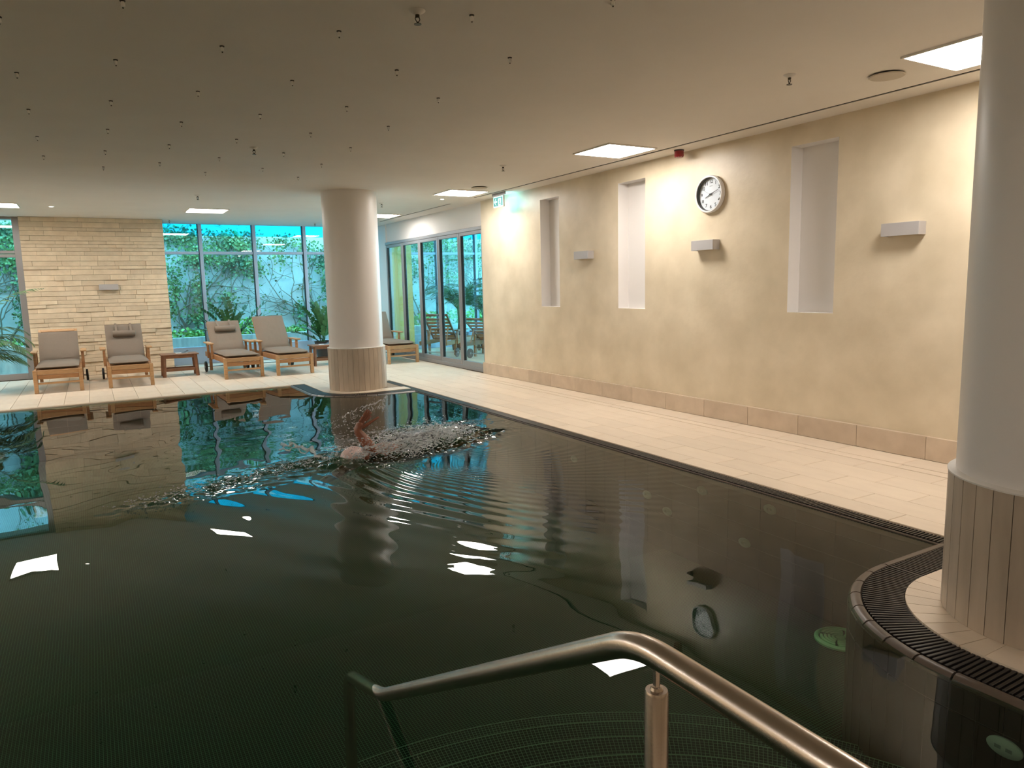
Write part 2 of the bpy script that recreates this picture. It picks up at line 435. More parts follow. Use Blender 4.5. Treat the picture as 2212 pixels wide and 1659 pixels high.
# ------------------------------------------------------------------ glazing
def frame_bar(r, x0, x1, y0, y1, z0, z1, m, name='frame_bar'): return put(name, MB().box(x0, x1, y0, y1, z0, z1, .004), m, r)
def glazing():
    # main facade, runs on behind the doors into the winter garden
    Y = 16.3; w2 = root('window_2', kind='structure')
    xs = [1.36]+[2.09+1.065*k for k in range(8)]
    frame_bar(w2, 1.34, 9.9, Y-.05, Y+.06, .0, .36, 'facade_frame', 'sill_panel')
    frame_bar(w2, 1.34, 9.9, Y-.05, Y+.05, 2.262, 2.318, 'facade_frame', 'transom')
    for i, x in enumerate(xs): frame_bar(w2, x-.036, x+.036, Y-.06, Y+.06, .36, CEIL+.04, 'facade_frame', 'mullion'); frame_bar(w2, x-.046, x-.036, Y-.065, Y+.04, .36, CEIL+.04, 'ink', 'gasket')
    for a, c in zip(xs[:-1], xs[1:]):
        for z0, z1 in ((.36, 2.262), (2.318, CEIL+.04)):
            put('pane', MB().box(a+.036, c-.046, Y-.006, Y+.006, z0, z1), 'glass', w2)
        put('cyan_band', MB().box(a+.037, c-.047, Y+.012, Y+.016, 2.64, CEIL+.04), 'cyan_sheet', w2)  # added cyan sheet standing in for the bright band at the pane tops
    # left window beside the stone wall
    w1 = root('window_1', kind='structure'); Y = 15.62
    for x in (-3.2, -1.0): frame_bar(w1, x-.055, x+.05, Y-.07, Y+.07, 0, CEIL, 'alu_frame', 'jamb')
    frame_bar(w1, -2.15, -2.05, Y-.07, Y+.07, 0, CEIL, 'alu_frame', 'mullion')
    for z0, z1 in ((0, .11), (2.17, 2.225), (2.235, 2.29), (CEIL-.04, CEIL)): frame_bar(w1, -3.2, -1.0, Y-.06, Y+.06, z0, z1, 'alu_frame', 'rail')
    for a, c in ((-3.15, -2.15), (-2.05, -1.055)):
        for z0, z1 in ((.11, 2.17), (2.29, CEIL-.04)): put('pane', MB().box(a, c, Y-.006, Y+.006, z0, z1), 'glass', w1)
    # folding glass door
    d = root('door_1', kind='structure'); X = 5.80
    ym = [10.83, 11.74, 12.64, 13.54, 14.45, 15.40]
    frame_bar(d, X-.03, X+.07, 10.83, 15.42, 0, .07, 'alu_frame', 'threshold'); frame_bar(d, X-.03, X+.07, 10.83, 15.42, 2.42, 2.48, 'alu_frame', 'head_rail')
    for i in range(5):
        a, c = ym[i], ym[i+1]
        leaf = MB(); leaf.box(X-.02, X+.05, a+.004, a+.062, .07, 2.42, .004); leaf.box(X-.02, X+.05, c-.062, c-.004, .07, 2.42, .004)
        leaf.box(X-.02, X+.05, a+.062, c-.062, .07, .15, .004); leaf.box(X-.02, X+.05, a+.062, c-.062, 2.36, 2.42, .004)
        lf = put('door_leaf', leaf, 'alu_frame', d)
        gk = MB()
        for u0, u1 in ((a+.062, a+.074), (c-.074, c-.062)): gk.box(X-.012, X+.035, u0, u1, .15, 2.36)
        put('gasket', gk, 'ink', lf)
        put('pane', MB().box(X+.005, X+.017, a+.074, c-.074, .15, 2.36), 'glass', lf)
    # glazed side of the winter garden
    w3 = root('window_3', kind='structure'); X = 9.75
    for y in np.linspace(10.85, 16.2, 6): frame_bar(w3, X-.05, X+.05, y-.035, y+.035, 0, CEIL, 'facade_frame', 'mullion')
    for z in (.03, 2.29, CEIL-.03): frame_bar(w3, X-.05, X+.05, 10.85, 16.2, z-.03, z+.03, 'facade_frame', 'rail')
    put('pane', MB().box(X-.005, X+.005, 10.88, 16.18, .06, CEIL-.06), 'glass', w3)
glazing()

# ------------------------------------------------------------------ courtyard outside
def courtyard():
    tag(put('courtyard_ground', MB().box(-8, 16, 15.7, 19.0, -.4, -.3), 'concrete_wet'), kind='structure')
    tag(put('wall_courtyard', MB().box(-8, 16, 18.7, 19.0, -.4, 4.6), 'concrete'), kind='structure')
    t = root('concrete_planter', (0, 17.55, 0), label='long weathered concrete planter outside the windows below the ivy', cat='planter')
    b = MB(); b.box(-6, 14, -.06, .0, -.3, .50, .01); b.box(-6, 14, .5, .56, -.3, .50, .01); b.box(-6, 14, 0, .5, -.3, -.2); put('trough', b, 'concrete_wet', t)
    put('soil', MB().box(-6, 14, 0, .5, -.2, .44), 'soil', t)
    def leaf_cloud(mb, pts, size, flat=.5):
        for p in pts:
            s = size*random.uniform(.6, 1.3); q = Vector((random.gauss(0, .5), -1+random.gauss(0, flat), random.gauss(0, .5)-.2)).normalized()
            a = q.orthogonal().normalized(); a = (Matrix.Rotation(random.uniform(0, 2*PI), 3, q) @ a); b_ = q.cross(a); P = Vector(p)
            mb.add([P, P+a*s*.5+b_*s*.45+q*s*.12, P+a*s*1.1, P+a*s*.5-b_*s*.45+q*s*.12], [(0, 1, 2), (0, 2, 3)])
    def vine(mb, p, ang, l, r, depth, pts):
        P = [Vector((p[0], 18.62, p[1]))]; a = ang; step = .09; n = int(l/step); x, z = p; R = [r]
        for i in range(n):
            a += random.gauss(0, .16); a += (PI/2-a)*.02; x += step*math.cos(a); z += step*math.sin(a)
            P.append(Vector((x, 18.62+random.uniform(-.02, .02), z))); R.append(max(r*(1-.7*i/n), .003)); pts.append((x, z))
            if depth > 0 and random.random() < .20: vine(mb, (x, z), a+random.choice([-1, 1])*random.uniform(.4, 1.1), l*random.uniform(.35, .7), R[-1]*.75, depth-1, pts)
        if len(P) > 2: mb.tube(P, R, 5, False)
    # clusters: x, z, rx, rz, count
    def ivy(label, clusters, stems, bare=()):
        t = root('ivy', (stems[0][0], 18.66, -.2), label=label, cat='climbing plant'); o = Vector((stems[0][0], 18.66, -.2))
        sm = MB(); pts = []
        for (x, z, a, l, r) in stems: vine(sm, (x, z), a, l, r, 3, pts)
        sm.v = [tuple(Vector(v)-o) for v in sm.v]; tag(put('stem', sm, 'bark', t))
        lf = MB(); L = []
        for x, z, rx, rz, n in clusters:
            for i in range(int(n*1.3)):
                L.append((random.gauss(x, rx*.42), 18.58-abs(random.gauss(0, .06)), random.gauss(z, rz*.42)))
        for p in pts:
            if random.random() < .25: L.append((p[0]+random.gauss(0, .05), 18.63, p[1]+random.gauss(0, .05)))
        leaf_cloud(lf, L, .062); lf.v = [(v[0]-o.x, min(v[1], 18.68)-o.y, v[2]-o.z) for v in lf.v]
        tag(put('foliage', lf, 'leaf_ivy', t), kind='stuff')
    ivy('ivy with dense leaves and bare trunks on courtyard wall right of the stone wall',
        [(2.0, 2.75, .7, .25, 420), (3.1, 2.65, .7, .30, 520), (2.3, 2.3, .6, .35, 420), (3.2, 2.15, .5, .3, 380), (1.75, 1.7, .25, .7, 200), (2.3, 1.5, .25, .7, 260), (2.2, .9, .4, .3, 120), (1.6, 1.1, .2, .4, 110), (3.55, 1.95, .25, .25, 100), (2.9, 1.35, .25, .25, 60)],
        [(2.15, .45, 2.3, 2.6, .035), (2.2, .45, 1.6, 2.4, .03), (2.5, .45, 1.2, 2.2, .022), (2.1, .45, 2.9, 1.4, .02)])
    ivy('sparse ivy with thin bare branches on courtyard wall, just left of round column',
        [(4.3, 2.7, .5, .2, 110), (4.9, 2.5, .4, .3, 130), (5.3, 2.2, .3, .4, 170), (5.4, 1.7, .25, .5, 220), (4.6, 1.0, .15, .3, 70), (5.6, 1.2, .4, .5, 260), (4.2, 2.3, .3, .2, 60)],
        [(4.95, .45, 2.1, 2.5, .02), (4.5, .45, 1.6, 2.4, .016), (5.3, .5, 2.4, 2.4, .022), (5.1, .45, 1.4, 2.3, .02)])
    ivy('leafy ivy on courtyard wall behind the far-left window',
        [(-1.35, 2.8, .6, .3, 420), (-1.3, 2.3, .5, .35, 420), (-1.15, 1.7, .2, .5, 200), (-2.2, 2.6, .8, .5, 420), (-1.25, 1.1, .2, .3, 90), (-2.6, 1.6, .4, .8, 160)],
        [(-1.5, .45, 1.7, 2.4, .03), (-1.7, .45, 1.2, 2.2, .02), (-2.2, .45, 1.6, 2.4, .025)])
    ivy('ivy on courtyard wall seen through the glass doors',
        [(8.0, 2.7, .9, .25, 480), (9.2, 2.5, 1.0, .35, 520), (7.6, 2.0, .5, .5, 240), (8.8, 1.8, .6, .4, 170), (10.4, 2.2, .9, .6, 420), (10.0, 1.2, .6, .5, 180), (6.8, 2.0, .3, .7, 200)],
        [(9.4, .45, 2.2, 2.6, .03), (9.8, .45, 1.4, 2.6, .035), (7.9, .45, 1.6, 2.4, .025)])
    for i, (x0, x1, n, lab) in enumerate(((1.2, 2.3, 300, 'low light-green bush in planter right of the stone wall'), (2.3, 3.9, 650, 'bright leafy bush in planter behind the headrest lounger by the window'), (3.9, 5.7, 420, 'leafy bush in planter just left of the round column'), (-3.2, -.9, 300, 'low bush in planter behind the far-left window'), (6.6, 10.5, 900, 'long bush in planter seen through the glass doors'))):
        t = root('bush', ((x0+x1)/2, 17.8, .44), label=lab, cat='shrub'); mb = MB(); L = []
        for k in range(n):
            u = random.uniform(-1, 1); hh = (.42 if i in (1, 4) else .2)*(1-.5*u*u)
            L.append((u*(x1-x0)/2, random.uniform(-.25, .25), random.uniform(.0, hh)))
        leaf_cloud(mb, L, .075, .9); tag(put('foliage', mb, 'leaf_bush', t), kind='stuff')
        for k in range(4):
            u = (k-1.5)*.4*(x1-x0)/2; put('stem', MB().tube([(u, 0, 0), (u+.03, .02, .1), (u+.05, -.02, .2)], [.008, .006, .004], 5), 'bark', t)
courtyard()

# ------------------------------------------------------------------ pool
PZ = -.75
def notch_off(x, y):
    """distance rings round the two rounded deck corners (0 inside the deck)"""
    out = np.full(np.shape(x), 9.0)
    for cx, cyy, sy in ((3.45, 1.36, 1), (3.41, 10.46, -1)):
        dx = np.maximum(cx-x, 0); dy = np.maximum(sy*(y-cyy), 0); out = np.minimum(out, np.hypot(dx, dy))
    return out
def band_path(cx, cyy, sy, xe, ye):
    """points (with outward normal) along the notch outline at unit offset"""
    P = []
    for x in np.arange(xe, cx, -.022): P.append((x, cyy, 0, sy))
    n = int(.655*PI/2/.022)
    for i in range(n+1):
        a = PI/2+PI/2*i/n; P.append((cx, cyy, math.cos(a), sy*math.sin(a)))
    y = cyy-sy*.022
    while (y-ye)*sy > 0: P.append((cx, y, -1, 0)); y -= sy*.022
    return P
def pool():
    po = root('pool_basin', label='sunken dark mosaic swimming pool basin filling the foreground', cat='pool')
    put('basin_floor', MB().quad((-4, .25, PZ), (4.05, .25, PZ), (4.05, 11.55, PZ), (-4, 11.55, PZ)), 'mosaic_far', po)
    # near part of the bottom as single mosaic tiles
    s = .0165; g = .0022
    def tiles(xs, ys, keep, z):
        X, Y = np.meshgrid(xs, ys); X = X.ravel(); Y = Y.ravel(); k = keep(X, Y); X = X[k]; Y = Y[k]; h = (s-g)/2
        base = np.stack([X, Y, np.full_like(X, z)], 1)
        offs = np.array([(-h, -h, 0), (h, -h, 0), (h, h, 0), (-h, h, 0), ])
        V = (base[:, None, :]+offs[None]).reshape(-1, 3); F = np.arange(len(V)).reshape(-1, 4)
        me = bpy.data.meshes.new('mosaic_tile'); me.vertices.add(len(V)); me.vertices.foreach_set('co', V.ravel())
        me.loops.add(len(V)); me.loops.foreach_set('vertex_index', F.ravel().astype(np.int32)); me.polygons.add(len(F))
        me.polygons.foreach_set('loop_start', (np.arange(len(F))*4).astype(np.int32)); me.update(); me.validate(); return me
    SC = (.90, .73)
    put('grout_bed', MB().quad((-1.8, 1.2, PZ+.0019), (4.0, 1.2, PZ+.0019), (4.0, 4.4, PZ+.0019), (-1.8, 4.4, PZ+.0019)), 'mosaic_grout', po)
    me = tiles(np.arange(-1.8, 3.99, s)+s/2, np.arange(1.2, 4.4-s/2, s)+s/2, lambda X, Y: (np.hypot(X-SC[0], Y-SC[1]) > 2.10) & (notch_off(X, Y) > .8), PZ+.0025)
    tag(put('mosaic', me, 'mosaic', po), kind='stuff')
    # curved steps
    zt = [-.585, -.42, -.255, -.09]; rr = [2.13, 1.88, 1.60, 1.30]; zb = [PZ]+zt[:-1]; cen = [(.92, .75), (.87, .69), (.83, .63), (.8, .6)]
    for i in range(4):
        st = MB(); c = cen[i]
        st.lathe([(rr[i]-.002, zb[i]-.05), (rr[i]-.002, zt[i]-.0004), (.05, zt[i]-.0004)], 96, (c[0], c[1], 0), None, -.35, PI+.35)
        so = put('step', st, 'step_grout_lit', po)
        mb = MB(); n = int(rr[i]*(PI+.7)/s); da = (PI+.7)/n; ins = rr[i+1]-.15 if i < 3 else .3
        rads = [(rr[i]-g*.5-k*s-.008, rr[i]-(k+1)*s+g*.5-.008) for k in range(int((rr[i]-ins)/s))]
        for k in range(n):
            a0 = -.35+k*da+g*.5/rr[i]; a1 = -.35+(k+1)*da-g*.5/rr[i]
            c0, s0, c1, s1 = math.cos(a0), math.sin(a0), math.cos(a1), math.sin(a1)
            for ro, ri in rads:
                mb.quad((c[0]+ri*c0, c[1]+ri*s0, zt[i]), (c[0]+ro*c0, c[1]+ro*s0, zt[i]), (c[0]+ro*c1, c[1]+ro*s1, zt[i]), (c[0]+ri*c1, c[1]+ri*s1, zt[i]))
            z = zt[i]-.007; nr_ = max(1, round((z-zb[i])/s)); sr = (z-zb[i])/nr_
            for _ in range(nr_):
                mb.quad((c[0]+rr[i]*c0, c[1]+rr[i]*s0, z-sr+g), (c[0]+rr[i]*c1, c[1]+rr[i]*s1, z-sr+g), (c[0]+rr[i]*c1, c[1]+rr[i]*s1, z), (c[0]+rr[i]*c0, c[1]+rr[i]*s0, z)); z -= sr
        tag(put('mosaic', mb, 'mosaic', so), kind='stuff')
    # basin side walls
    b = MB(); b.box(-4.1, -4, .25, 11.5, PZ-.1, -.011); b.box(-4.1, 2.7, .15, .25, PZ-.1, -.011); b.box(-4.1, 2.9, 11.5, 11.6, PZ-.1, -.05); b.box(4.0, 4.09, 2.1, 11.5, PZ-.1, -.06)
    put('side_wall', b, 'pool_joint', po)
    def wall_tile(p0, p1, n0, n1, z0, z1):
        g = .0022; p0, p1 = np.array(p0), np.array(p1); d = (p1-p0)/np.linalg.norm(p1-p0); a = p0+d*g; c = p1-d*g; e0 = np.array(n0)*.006; e1 = np.array(n1)*.006; mb = MB()
        A, B = a, c; A2, B2 = a+e0, c+e1
        mb.add([(*A, z0), (*B, z0), (*B, z1), (*A, z1), (*A2, z0+.002), (*B2, z0+.002), (*B2, z1-.002), (*A2, z1-.002)], [(4, 5, 6, 7), (0, 1, 5, 4), (1, 2, 6, 5), (2, 3, 7, 6), (3, 0, 4, 7)])
        return mb
    # tiles on the wall of the near corner, singly; on the long walls joined
    cx, cyy = 3.45, 1.36; R = .80
    core = []
    core += [(4.0, cyy+R-.004)]+[(cx+(R-.004)*math.cos(a), cyy+(R-.004)*math.sin(a)) for a in np.linspace(PI/2, PI, 24)]+[(cx-R+.004, -.2)]
    mb = MB()
    for a, c in zip(core[:-1], core[1:]): mb.quad((*a, PZ-.05), (*c, PZ-.05), (*c, -.03), (*a, -.03))
    put('side_wall', mb, 'pool_joint', po)
    segs = []
    n = 14
    for i in range(n):
        a0, a1 = PI/2+PI/2*i/n, PI/2+PI/2*(i+1)/n; segs.append(((cx+R*math.cos(a0), cyy+R*math.sin(a0)), (cx+R*math.cos(a1), cyy+R*math.sin(a1)), (math.cos(a0), math.sin(a0)), (math.cos(a1), math.sin(a1))))
    for k in range(6): segs.append(((4.0-.0917*k, cyy+R), (4.0-.0917*(k+1), cyy+R), (0, 1), (0, 1)))
    for k in range(12): segs.append(((cx-R, cyy-.095*k), (cx-R, cyy-.095*(k+1)), (-1, 0), (-1, 0)))
    for p0, p1, n0, n1 in segs:
        put('wall_tile', wall_tile(p0, p1, n0, n1, -.135, -.035), 'pool_wall_tile', po)
        put('wall_tile', wall_tile(p0, p1, n0, n1, PZ, -.139), 'pool_wall_tile', po)
    lw = MB()
    for y in np.arange(2.2, 9.7, .3):
        for z in np.arange(PZ, -.06, .15): q = wall_tile((3.995, y), (3.995, y+.3), (-1, 0), (-1, 0), z, min(z+.147, -.05)); lw.add(q.v, q.f)
    for x in np.arange(-4, 2.6, .3):
        for z in np.arange(PZ, -.06, .15): q = wall_tile((x, 11.49), (x+.3, 11.49), (0, -1), (0, -1), z, min(z+.147, -.05)); lw.add(q.v, q.f)
    tag(put('long_wall_tile', lw, 'pool_wall_tile', po), kind='stuff')
    c2 = MB(); cx, cyy = 3.41, 10.46
    core = [(4.0, cyy-R)]+[(cx+R*math.cos(a), cyy-R*math.sin(a)) for a in np.linspace(PI/2, PI, 24)]+[(cx-R, 11.6)]
    for a, c in zip(core[:-1], core[1:]): c2.quad((*c, PZ-.05), (*a, PZ-.05), (*a, -.03), (*c, -.03))
    put('side_wall', c2, 'pool_wall_tile', po)
    # rims: a raised lip of curved tiles between water and grate
    for cx, cyy, sy, ye in ((3.45, 1.36, 1, -.4), (3.41, 10.46, -1, 11.5)):
        n = 8; a_ = [(PI/2+PI/2*i/n, PI/2+PI/2*(i+1)/n) for i in range(n)]
        pieces = [[(cx+0*0, cyy, math.cos(t), sy*math.sin(t)) for t in np.linspace(u+.006, v-.006, 5)] for u, v in a_]
        pieces.append([(3.985, cyy, 0, sy), (cx+.003, cyy, 0, sy)])
        y = cyy
        while (y-ye)*sy > .05: y2 = y-sy*.35; pieces.append([(cx, y-sy*.004, -1, 0), (cx, y2+sy*.004, -1, 0)]); y = y2
        for pc in pieces:
            prof = [(.745, -.07), (.745, -.018), (.752, -.008), (.768, -.005), (.785, -.010), (.80, -.026), (.80, -.07)]; m = len(prof); vs = []; fs = []
            for (px, py, nx, ny) in pc:
                for r, z in prof: vs.append((px+nx*r, py+ny*r, z))
            for i in range(len(pc)-1):
                for k in range(m-1): fs.append((i*m+k, i*m+k+1, (i+1)*m+k+1, (i+1)*m+k) if sy > 0 else (i*m+k, (i+1)*m+k, (i+1)*m+k+1, i*m+k+1))
            fs.append(tuple(range(m))[::-1]); fs.append(tuple((len(pc)-1)*m+k for k in range(m)))
            put('rim_tile', MB().add(vs, fs), 'rim', po)
    put('edge_rim', MB().box(3.975, 3.99, 2.12, 9.66, -.06, -.013, .004), 'rim', po)
    put('edge_rim', MB().box(-4, 2.64, 11.47, 11.5, -.06, -.004, .004), 'tile', po)
    # gratings
    bar = MB().box(-.0065, .0065, .567, .744, -.030, -.006, .002).mesh('bar'); bar.materials.append(M['grate_plastic'])
    def ring_grate(cx, cyy, sy, xe, ye, label, single):
        t = root('overflow_grate', (cx, cyy, 0), label=label, cat='grate')
        gb = MB()
        a = [(xe, cyy, 0, sy), (cx, cyy, 0, sy)]+[(cx, cyy, math.cos(q), sy*math.sin(q)) for q in np.linspace(PI/2, PI, 24)]+[(cx, ye, -1, 0)]
        for p, q in zip(a[:-1], a[1:]):
            gb.quad((p[0]-cx+p[2]*.565, p[1]-cyy+p[3]*.565, -.06), (p[0]-cx+p[2]*.745, p[1]-cyy+p[3]*.745, -.06), (q[0]-cx+q[2]*.745, q[1]-cyy+q[3]*.745, -.06), (q[0]-cx+q[2]*.565, q[1]-cyy+q[3]*.565, -.06))
        put('gutter', gb, 'gutter', t); rest = MB()
        for p in band_path(cx, cyy, sy, xe, ye):
            ang = math.atan2(p[3], p[2])-PI/2
            if single: put('bar', bar, None, t, (p[0]-cx, p[1]-cyy, 0), (0, 0, ang))
            else:
                m = Matrix.Translation((p[0]-cx, p[1]-cyy, 0)) @ Matrix.Rotation(ang, 4, 'Z'); rest.box(-.0065, .0065, .567, .744, -.03, -.006, 0, m)
        if rest.v: tag(put('bar', rest, 'grate_plastic', t), kind='stuff')
    ring_grate(3.45, 1.36, 1, 3.985, -.4, 'black slatted overflow grate curving round the near column', True)
    ring_grate(3.41, 10.46, -1, 3.985, 11.5, 'dark slatted overflow grate round the far column', False)
    t = root('overflow_grate', (4.04, 2.0, 0), label='long straight black slatted grate between water and right-hand deck', cat='grate')
    put('gutter', MB().quad((-.055, 0, -.06), (.05, 0, -.06), (.05, 9.5, -.06), (-.055, 9.5, -.06)), 'gutter', t)
    sb = MB().box(-.052, .05, -.0065, .0065, -.03, -.006, .002).mesh('bar'); sb.materials.append(M['grate_plastic']); rest = MB()
    for i, y in enumerate(np.arange(-.10, 9.45, .022)):
        if i < 285: put('bar', sb, None, t, (0, y, 0))
        else: rest.box(-.052, .05, y-.0065, y+.0065, -.03, -.006)
    tag(put('bar', rest, 'grate_plastic', t), kind='stuff')
    # wall jets, light, bottom drain
    names = ['nearest to the swimmer', 'lower of the two beside the middle niche reflection', 'lowest on the left', 'closest to the near column', 'lower right', 'farthest away']
    labs = ['pale round jet on right pool wall, upper one in the middle', 'pale round jet on right pool wall, left of the middle pair', 'pale round jet on right pool wall, deeper one below the middle', 'pale round jet on right pool wall, upper one nearest the round column', 'pale round jet on right pool wall, deepest and lower right', 'pale round jet on right pool wall, farthest, behind the splash']
    for (y, z), lb in zip(((3.96, -.14), (4.60, -.33), (4.35, -.41), (3.31, -.12), (3.53, -.43), (5.68, -.23)), labs):
        r = root('pool_jet', (3.985, y, z), label=lb, cat='pool jet', group='round jets on the right pool wall'); r.scale = (1, 1, .62); m = Matrix.Rotation(-PI/2, 4, 'Y')
        put('flange', MB().lathe([(.055, 0), (.055, .006), (.048, .012), (.022, .014), (.020, .004), (0.001, .004)], 24, mtx=m), 'jet_white', r)
        put('nozzle', MB().lathe([(.014, .004), (.014, .012), (.008, .012), (.007, .005), (.001, .005)], 12, mtx=m), 'jet_white', r)
    a = PI; p = (2.644, 1.16, -.178)
    r = root('pool_light', p, a, label='round white underwater fitting with slots on dark wall below near column', cat='pool fitting'); m = Matrix.Rotation(PI/2, 4, 'Y'); r.scale = (1, .95, .55)
    put('flange', MB().lathe([(.062, 0), (.062, .008), (.052, .014), (.001, .015)], 28, mtx=m), 'off_white', r)
    sl = MB(); sl.box(.0145, .0165, -.03, -.008, -.012, .012, .002); sl.box(.0145, .0165, .008, .03, -.012, .012, .002); put('slot', sl, 'ink_grey', r)
    r = root('bottom_drain', (3.82, 2.62, PZ+.006), label='round green slotted drain cover on the pool floor', cat='drain')
    put('cover', MB().lathe([(.15, 0), (.15, .012), (.140, .02), (.128, .02), (.124, .008)], 40, caps=False), 'drain_green', r); put('sump', MB().lathe([(.126, .007), (.001, .007)], 40, caps=False), 'drain_dark', r)
    for rad in (.108, .086, .064, .042):
        for q in range(4):
            a0 = q*PI/2+.12+rad*4; put('rib', MB().lathe([(rad+.0075, .006), (rad+.0075, .02), (rad-.0075, .02), (rad-.0075, .006)], 10, a0=a0, a1=a0+PI/2-.2), 'drain_green', r)
    put('boss', MB().lathe([(.026, .008), (.026, .02), (.001, .021)], 20), 'drain_green', r)
pool()

# ------------------------------------------------------------------ water with the swimmer's waves
SWX, SWY = 2.12, 6.2
def water():
    xs = np.concatenate([np.arange(-4, .0, .09), np.arange(0, 3.9, .017), np.arange(3.9, 4.03, .03)]); xs[-1] = 3.985
    ys = np.concatenate([np.arange(.25, 3.4, .07), np.arange(3.4, 7.9, .017), np.arange(7.9, 11.49, .07), [11.485]])
    X, Y = np.meshgrid(xs, ys); rng = np.random.default_rng(5)
    def noise(n, l0, l1):
        h = np.zeros_like(X)
        for _ in range(n):
            l = l0*(l1/l0)**rng.random(); a = rng.random()*2*PI; k = 2*PI/l
            h += l*np.sin(k*(X*math.cos(a)+Y*math.sin(a))+rng.random()*6.28)
        return h/math.sqrt(n)
    dx, dy = X-SWX, Y-SWY; r = np.hypot(dx, dy); th = np.arctan2(dy, dx)
    Z = np.zeros_like(X)
    # rings running towards the steps and the right wall
    face = np.clip(.5+.5*np.cos(th-(-1.45)), 0, 1)**2.0
    amp = .15*np.exp(-np.maximum(r-.5, 0)/1.0)*face*np.clip(.75+.35*noise(8, .3, .9), .2, 1.3)
    fac = 1.15-.42*np.tanh((th+1.35)*1.6)*(np.abs(th+1.35) < 2); lam = (.16+.04*r)*fac; ph = 2*PI*np.log(.16+.04*r)/.04/fac
    ph2 = ph+.55*np.sin(3*th+1)+.3*np.sin(7*th)+.5*noise(8, .5, 1.2)
    Z += amp*lam/(2*PI)*np.sin(ph2)*np.clip((r-.3)/.4, 0, 1)
    # wobble towards the far windows and left
    Z += .0035*np.exp(-((X-1.6)/1.1)**2-((Y-7.6)/1.2)**2)*noise(10, .22, .5)
    # gentle swell everywhere
    Z += .0012*noise(10, .5, 1.4)
    # chop around the swimmer, wake strips
    swell = noise(26, .07, .28); fine = noise(30, .045, .10)
    u = (dx*.9+dy*.43); v = (-dx*.43+dy*.9)
    zoneA = np.exp(-((u-.45)/.80)**4-((v+.02)/(.36+.18*np.clip(u, 0, 1)))**4)
    zoneA2 = np.exp(-((u-1.0)/.8)**4-((v+.12)/.40)**4)
    tt = np.clip((1.75-X)/1.9, 0, 1); yc = 6.22-.75*tt; wid = .34*(1-.75*tt)
    zoneB = np.exp(-(np.abs(Y-yc)/wid)**3)*(X < 1.8)*(1-tt)**.5*np.clip((1.8-X)/.15, 0, 1)
    patch = np.clip(.5+noise(14, .25, .7)*1.2, 0, 1)
    Z += zoneA*(.16*swell+.13*fine)+zoneA2*.085*(swell+fine)*patch+zoneB*(.07*swell+.11*fine)*np.clip(patch*1.3, .12, 1)
    # water heaped up behind the shoulders
    Z += .045*np.exp(-((u-.55)/.42)**2-((v-.05)/.17)**2)*(1+1.2*fine)
    Z += .045*np.exp(-((u+.45)/.16)**2-((v)/.26)**2)
    Z = np.where((X > 3.9) | (Y < .4) | (Y > 11.3), Z*.3, Z)+WATER
    off = notch_off(X, Y); nx = X.copy(); ny = Y.copy()
    for cx, cyy, sy in ((3.45, 1.36, 1), (3.41, 10.46, -1)):
        ddx = np.maximum(cx-X, 0); ddy = np.maximum(sy*(Y-cyy), 0); o = np.hypot(ddx, ddy); mk = (o < .775) & (o > .69)
        f = .775/np.maximum(o, 1e-6); nx = np.where(mk, cx-np.where(ddx > 0, ddx*f, cx-X), nx); ny = np.where(mk, cyy+sy*np.where(ddy > 0, ddy*f, sy*(Y-cyy)), ny)
    nr, nc = X.shape; idx = np.arange(nr*nc).reshape(nr, nc)
    F = np.stack([idx[:-1, :-1], idx[:-1, 1:], idx[1:, 1:], idx[1:, :-1]], -1).reshape(-1, 4)
    inside = (off <= .775).ravel(); F = F[~inside[F].all(1)]
    V = np.stack([nx, ny, Z], -1).reshape(-1, 3)
    me = bpy.data.meshes.new('pool_water'); me.vertices.add(len(V)); me.vertices.foreach_set('co', V.ravel())
    me.loops.add(F.size); me.loops.foreach_set('vertex_index', F.ravel().astype(np.int32)); me.polygons.add(len(F)); me.polygons.foreach_set('loop_start', (np.arange(len(F))*4).astype(np.int32))
    me.update(); me.validate(); me.shade_smooth()
    tag(put('pool_water', me, 'water'), 'dark clear pool water with ripples spreading from the swimmer', 'water', kind='stuff')
water()

# ------------------------------------------------------------------ columns
def column(x, y, label, prof_n=34):
    t = root('column', (x, y, 0), label=label, cat='column')
    put('shaft', MB().lathe([(.397, .60), (.397, CEIL)], 64), 'column_paint', t)
    R = .412; n = prof_n
    put('core', MB().lathe([(R-.006, .0), (R-.006, .615), (.39, .62)], 64), 'grout', t)
    put('top_bead', MB().lathe([(R+.016, .617), (R+.017, .624), (R+.012, .628), (.39, .632)], 64), 'off_white', t)
    for k in range(n):
        a0 = 2*PI*k/n+.0035; a1 = 2*PI*(k+1)/n-.0035
        aa = [a0, (a0+a1)/2, a1]; vs = []
        for z in (0.001, .617):
            for rr in (R-.006, R+.013):
                for a in aa: vs.append((rr*math.cos(a), rr*math.sin(a), z))
        fs = [(3, 4, 10, 9), (4, 5, 11, 10), (0, 3, 9, 6), (2, 8, 11, 5), (6, 9, 10, 7), (7, 10, 11, 8)]
        put('cladding_plank', MB().add(vs, fs), 'cladding', t)
column(3.47, 1.37, 'large white round column at the right edge, standing on curved tiled corner')
column(3.41, 10.50, 'white round column at far pool corner in front of the windows')

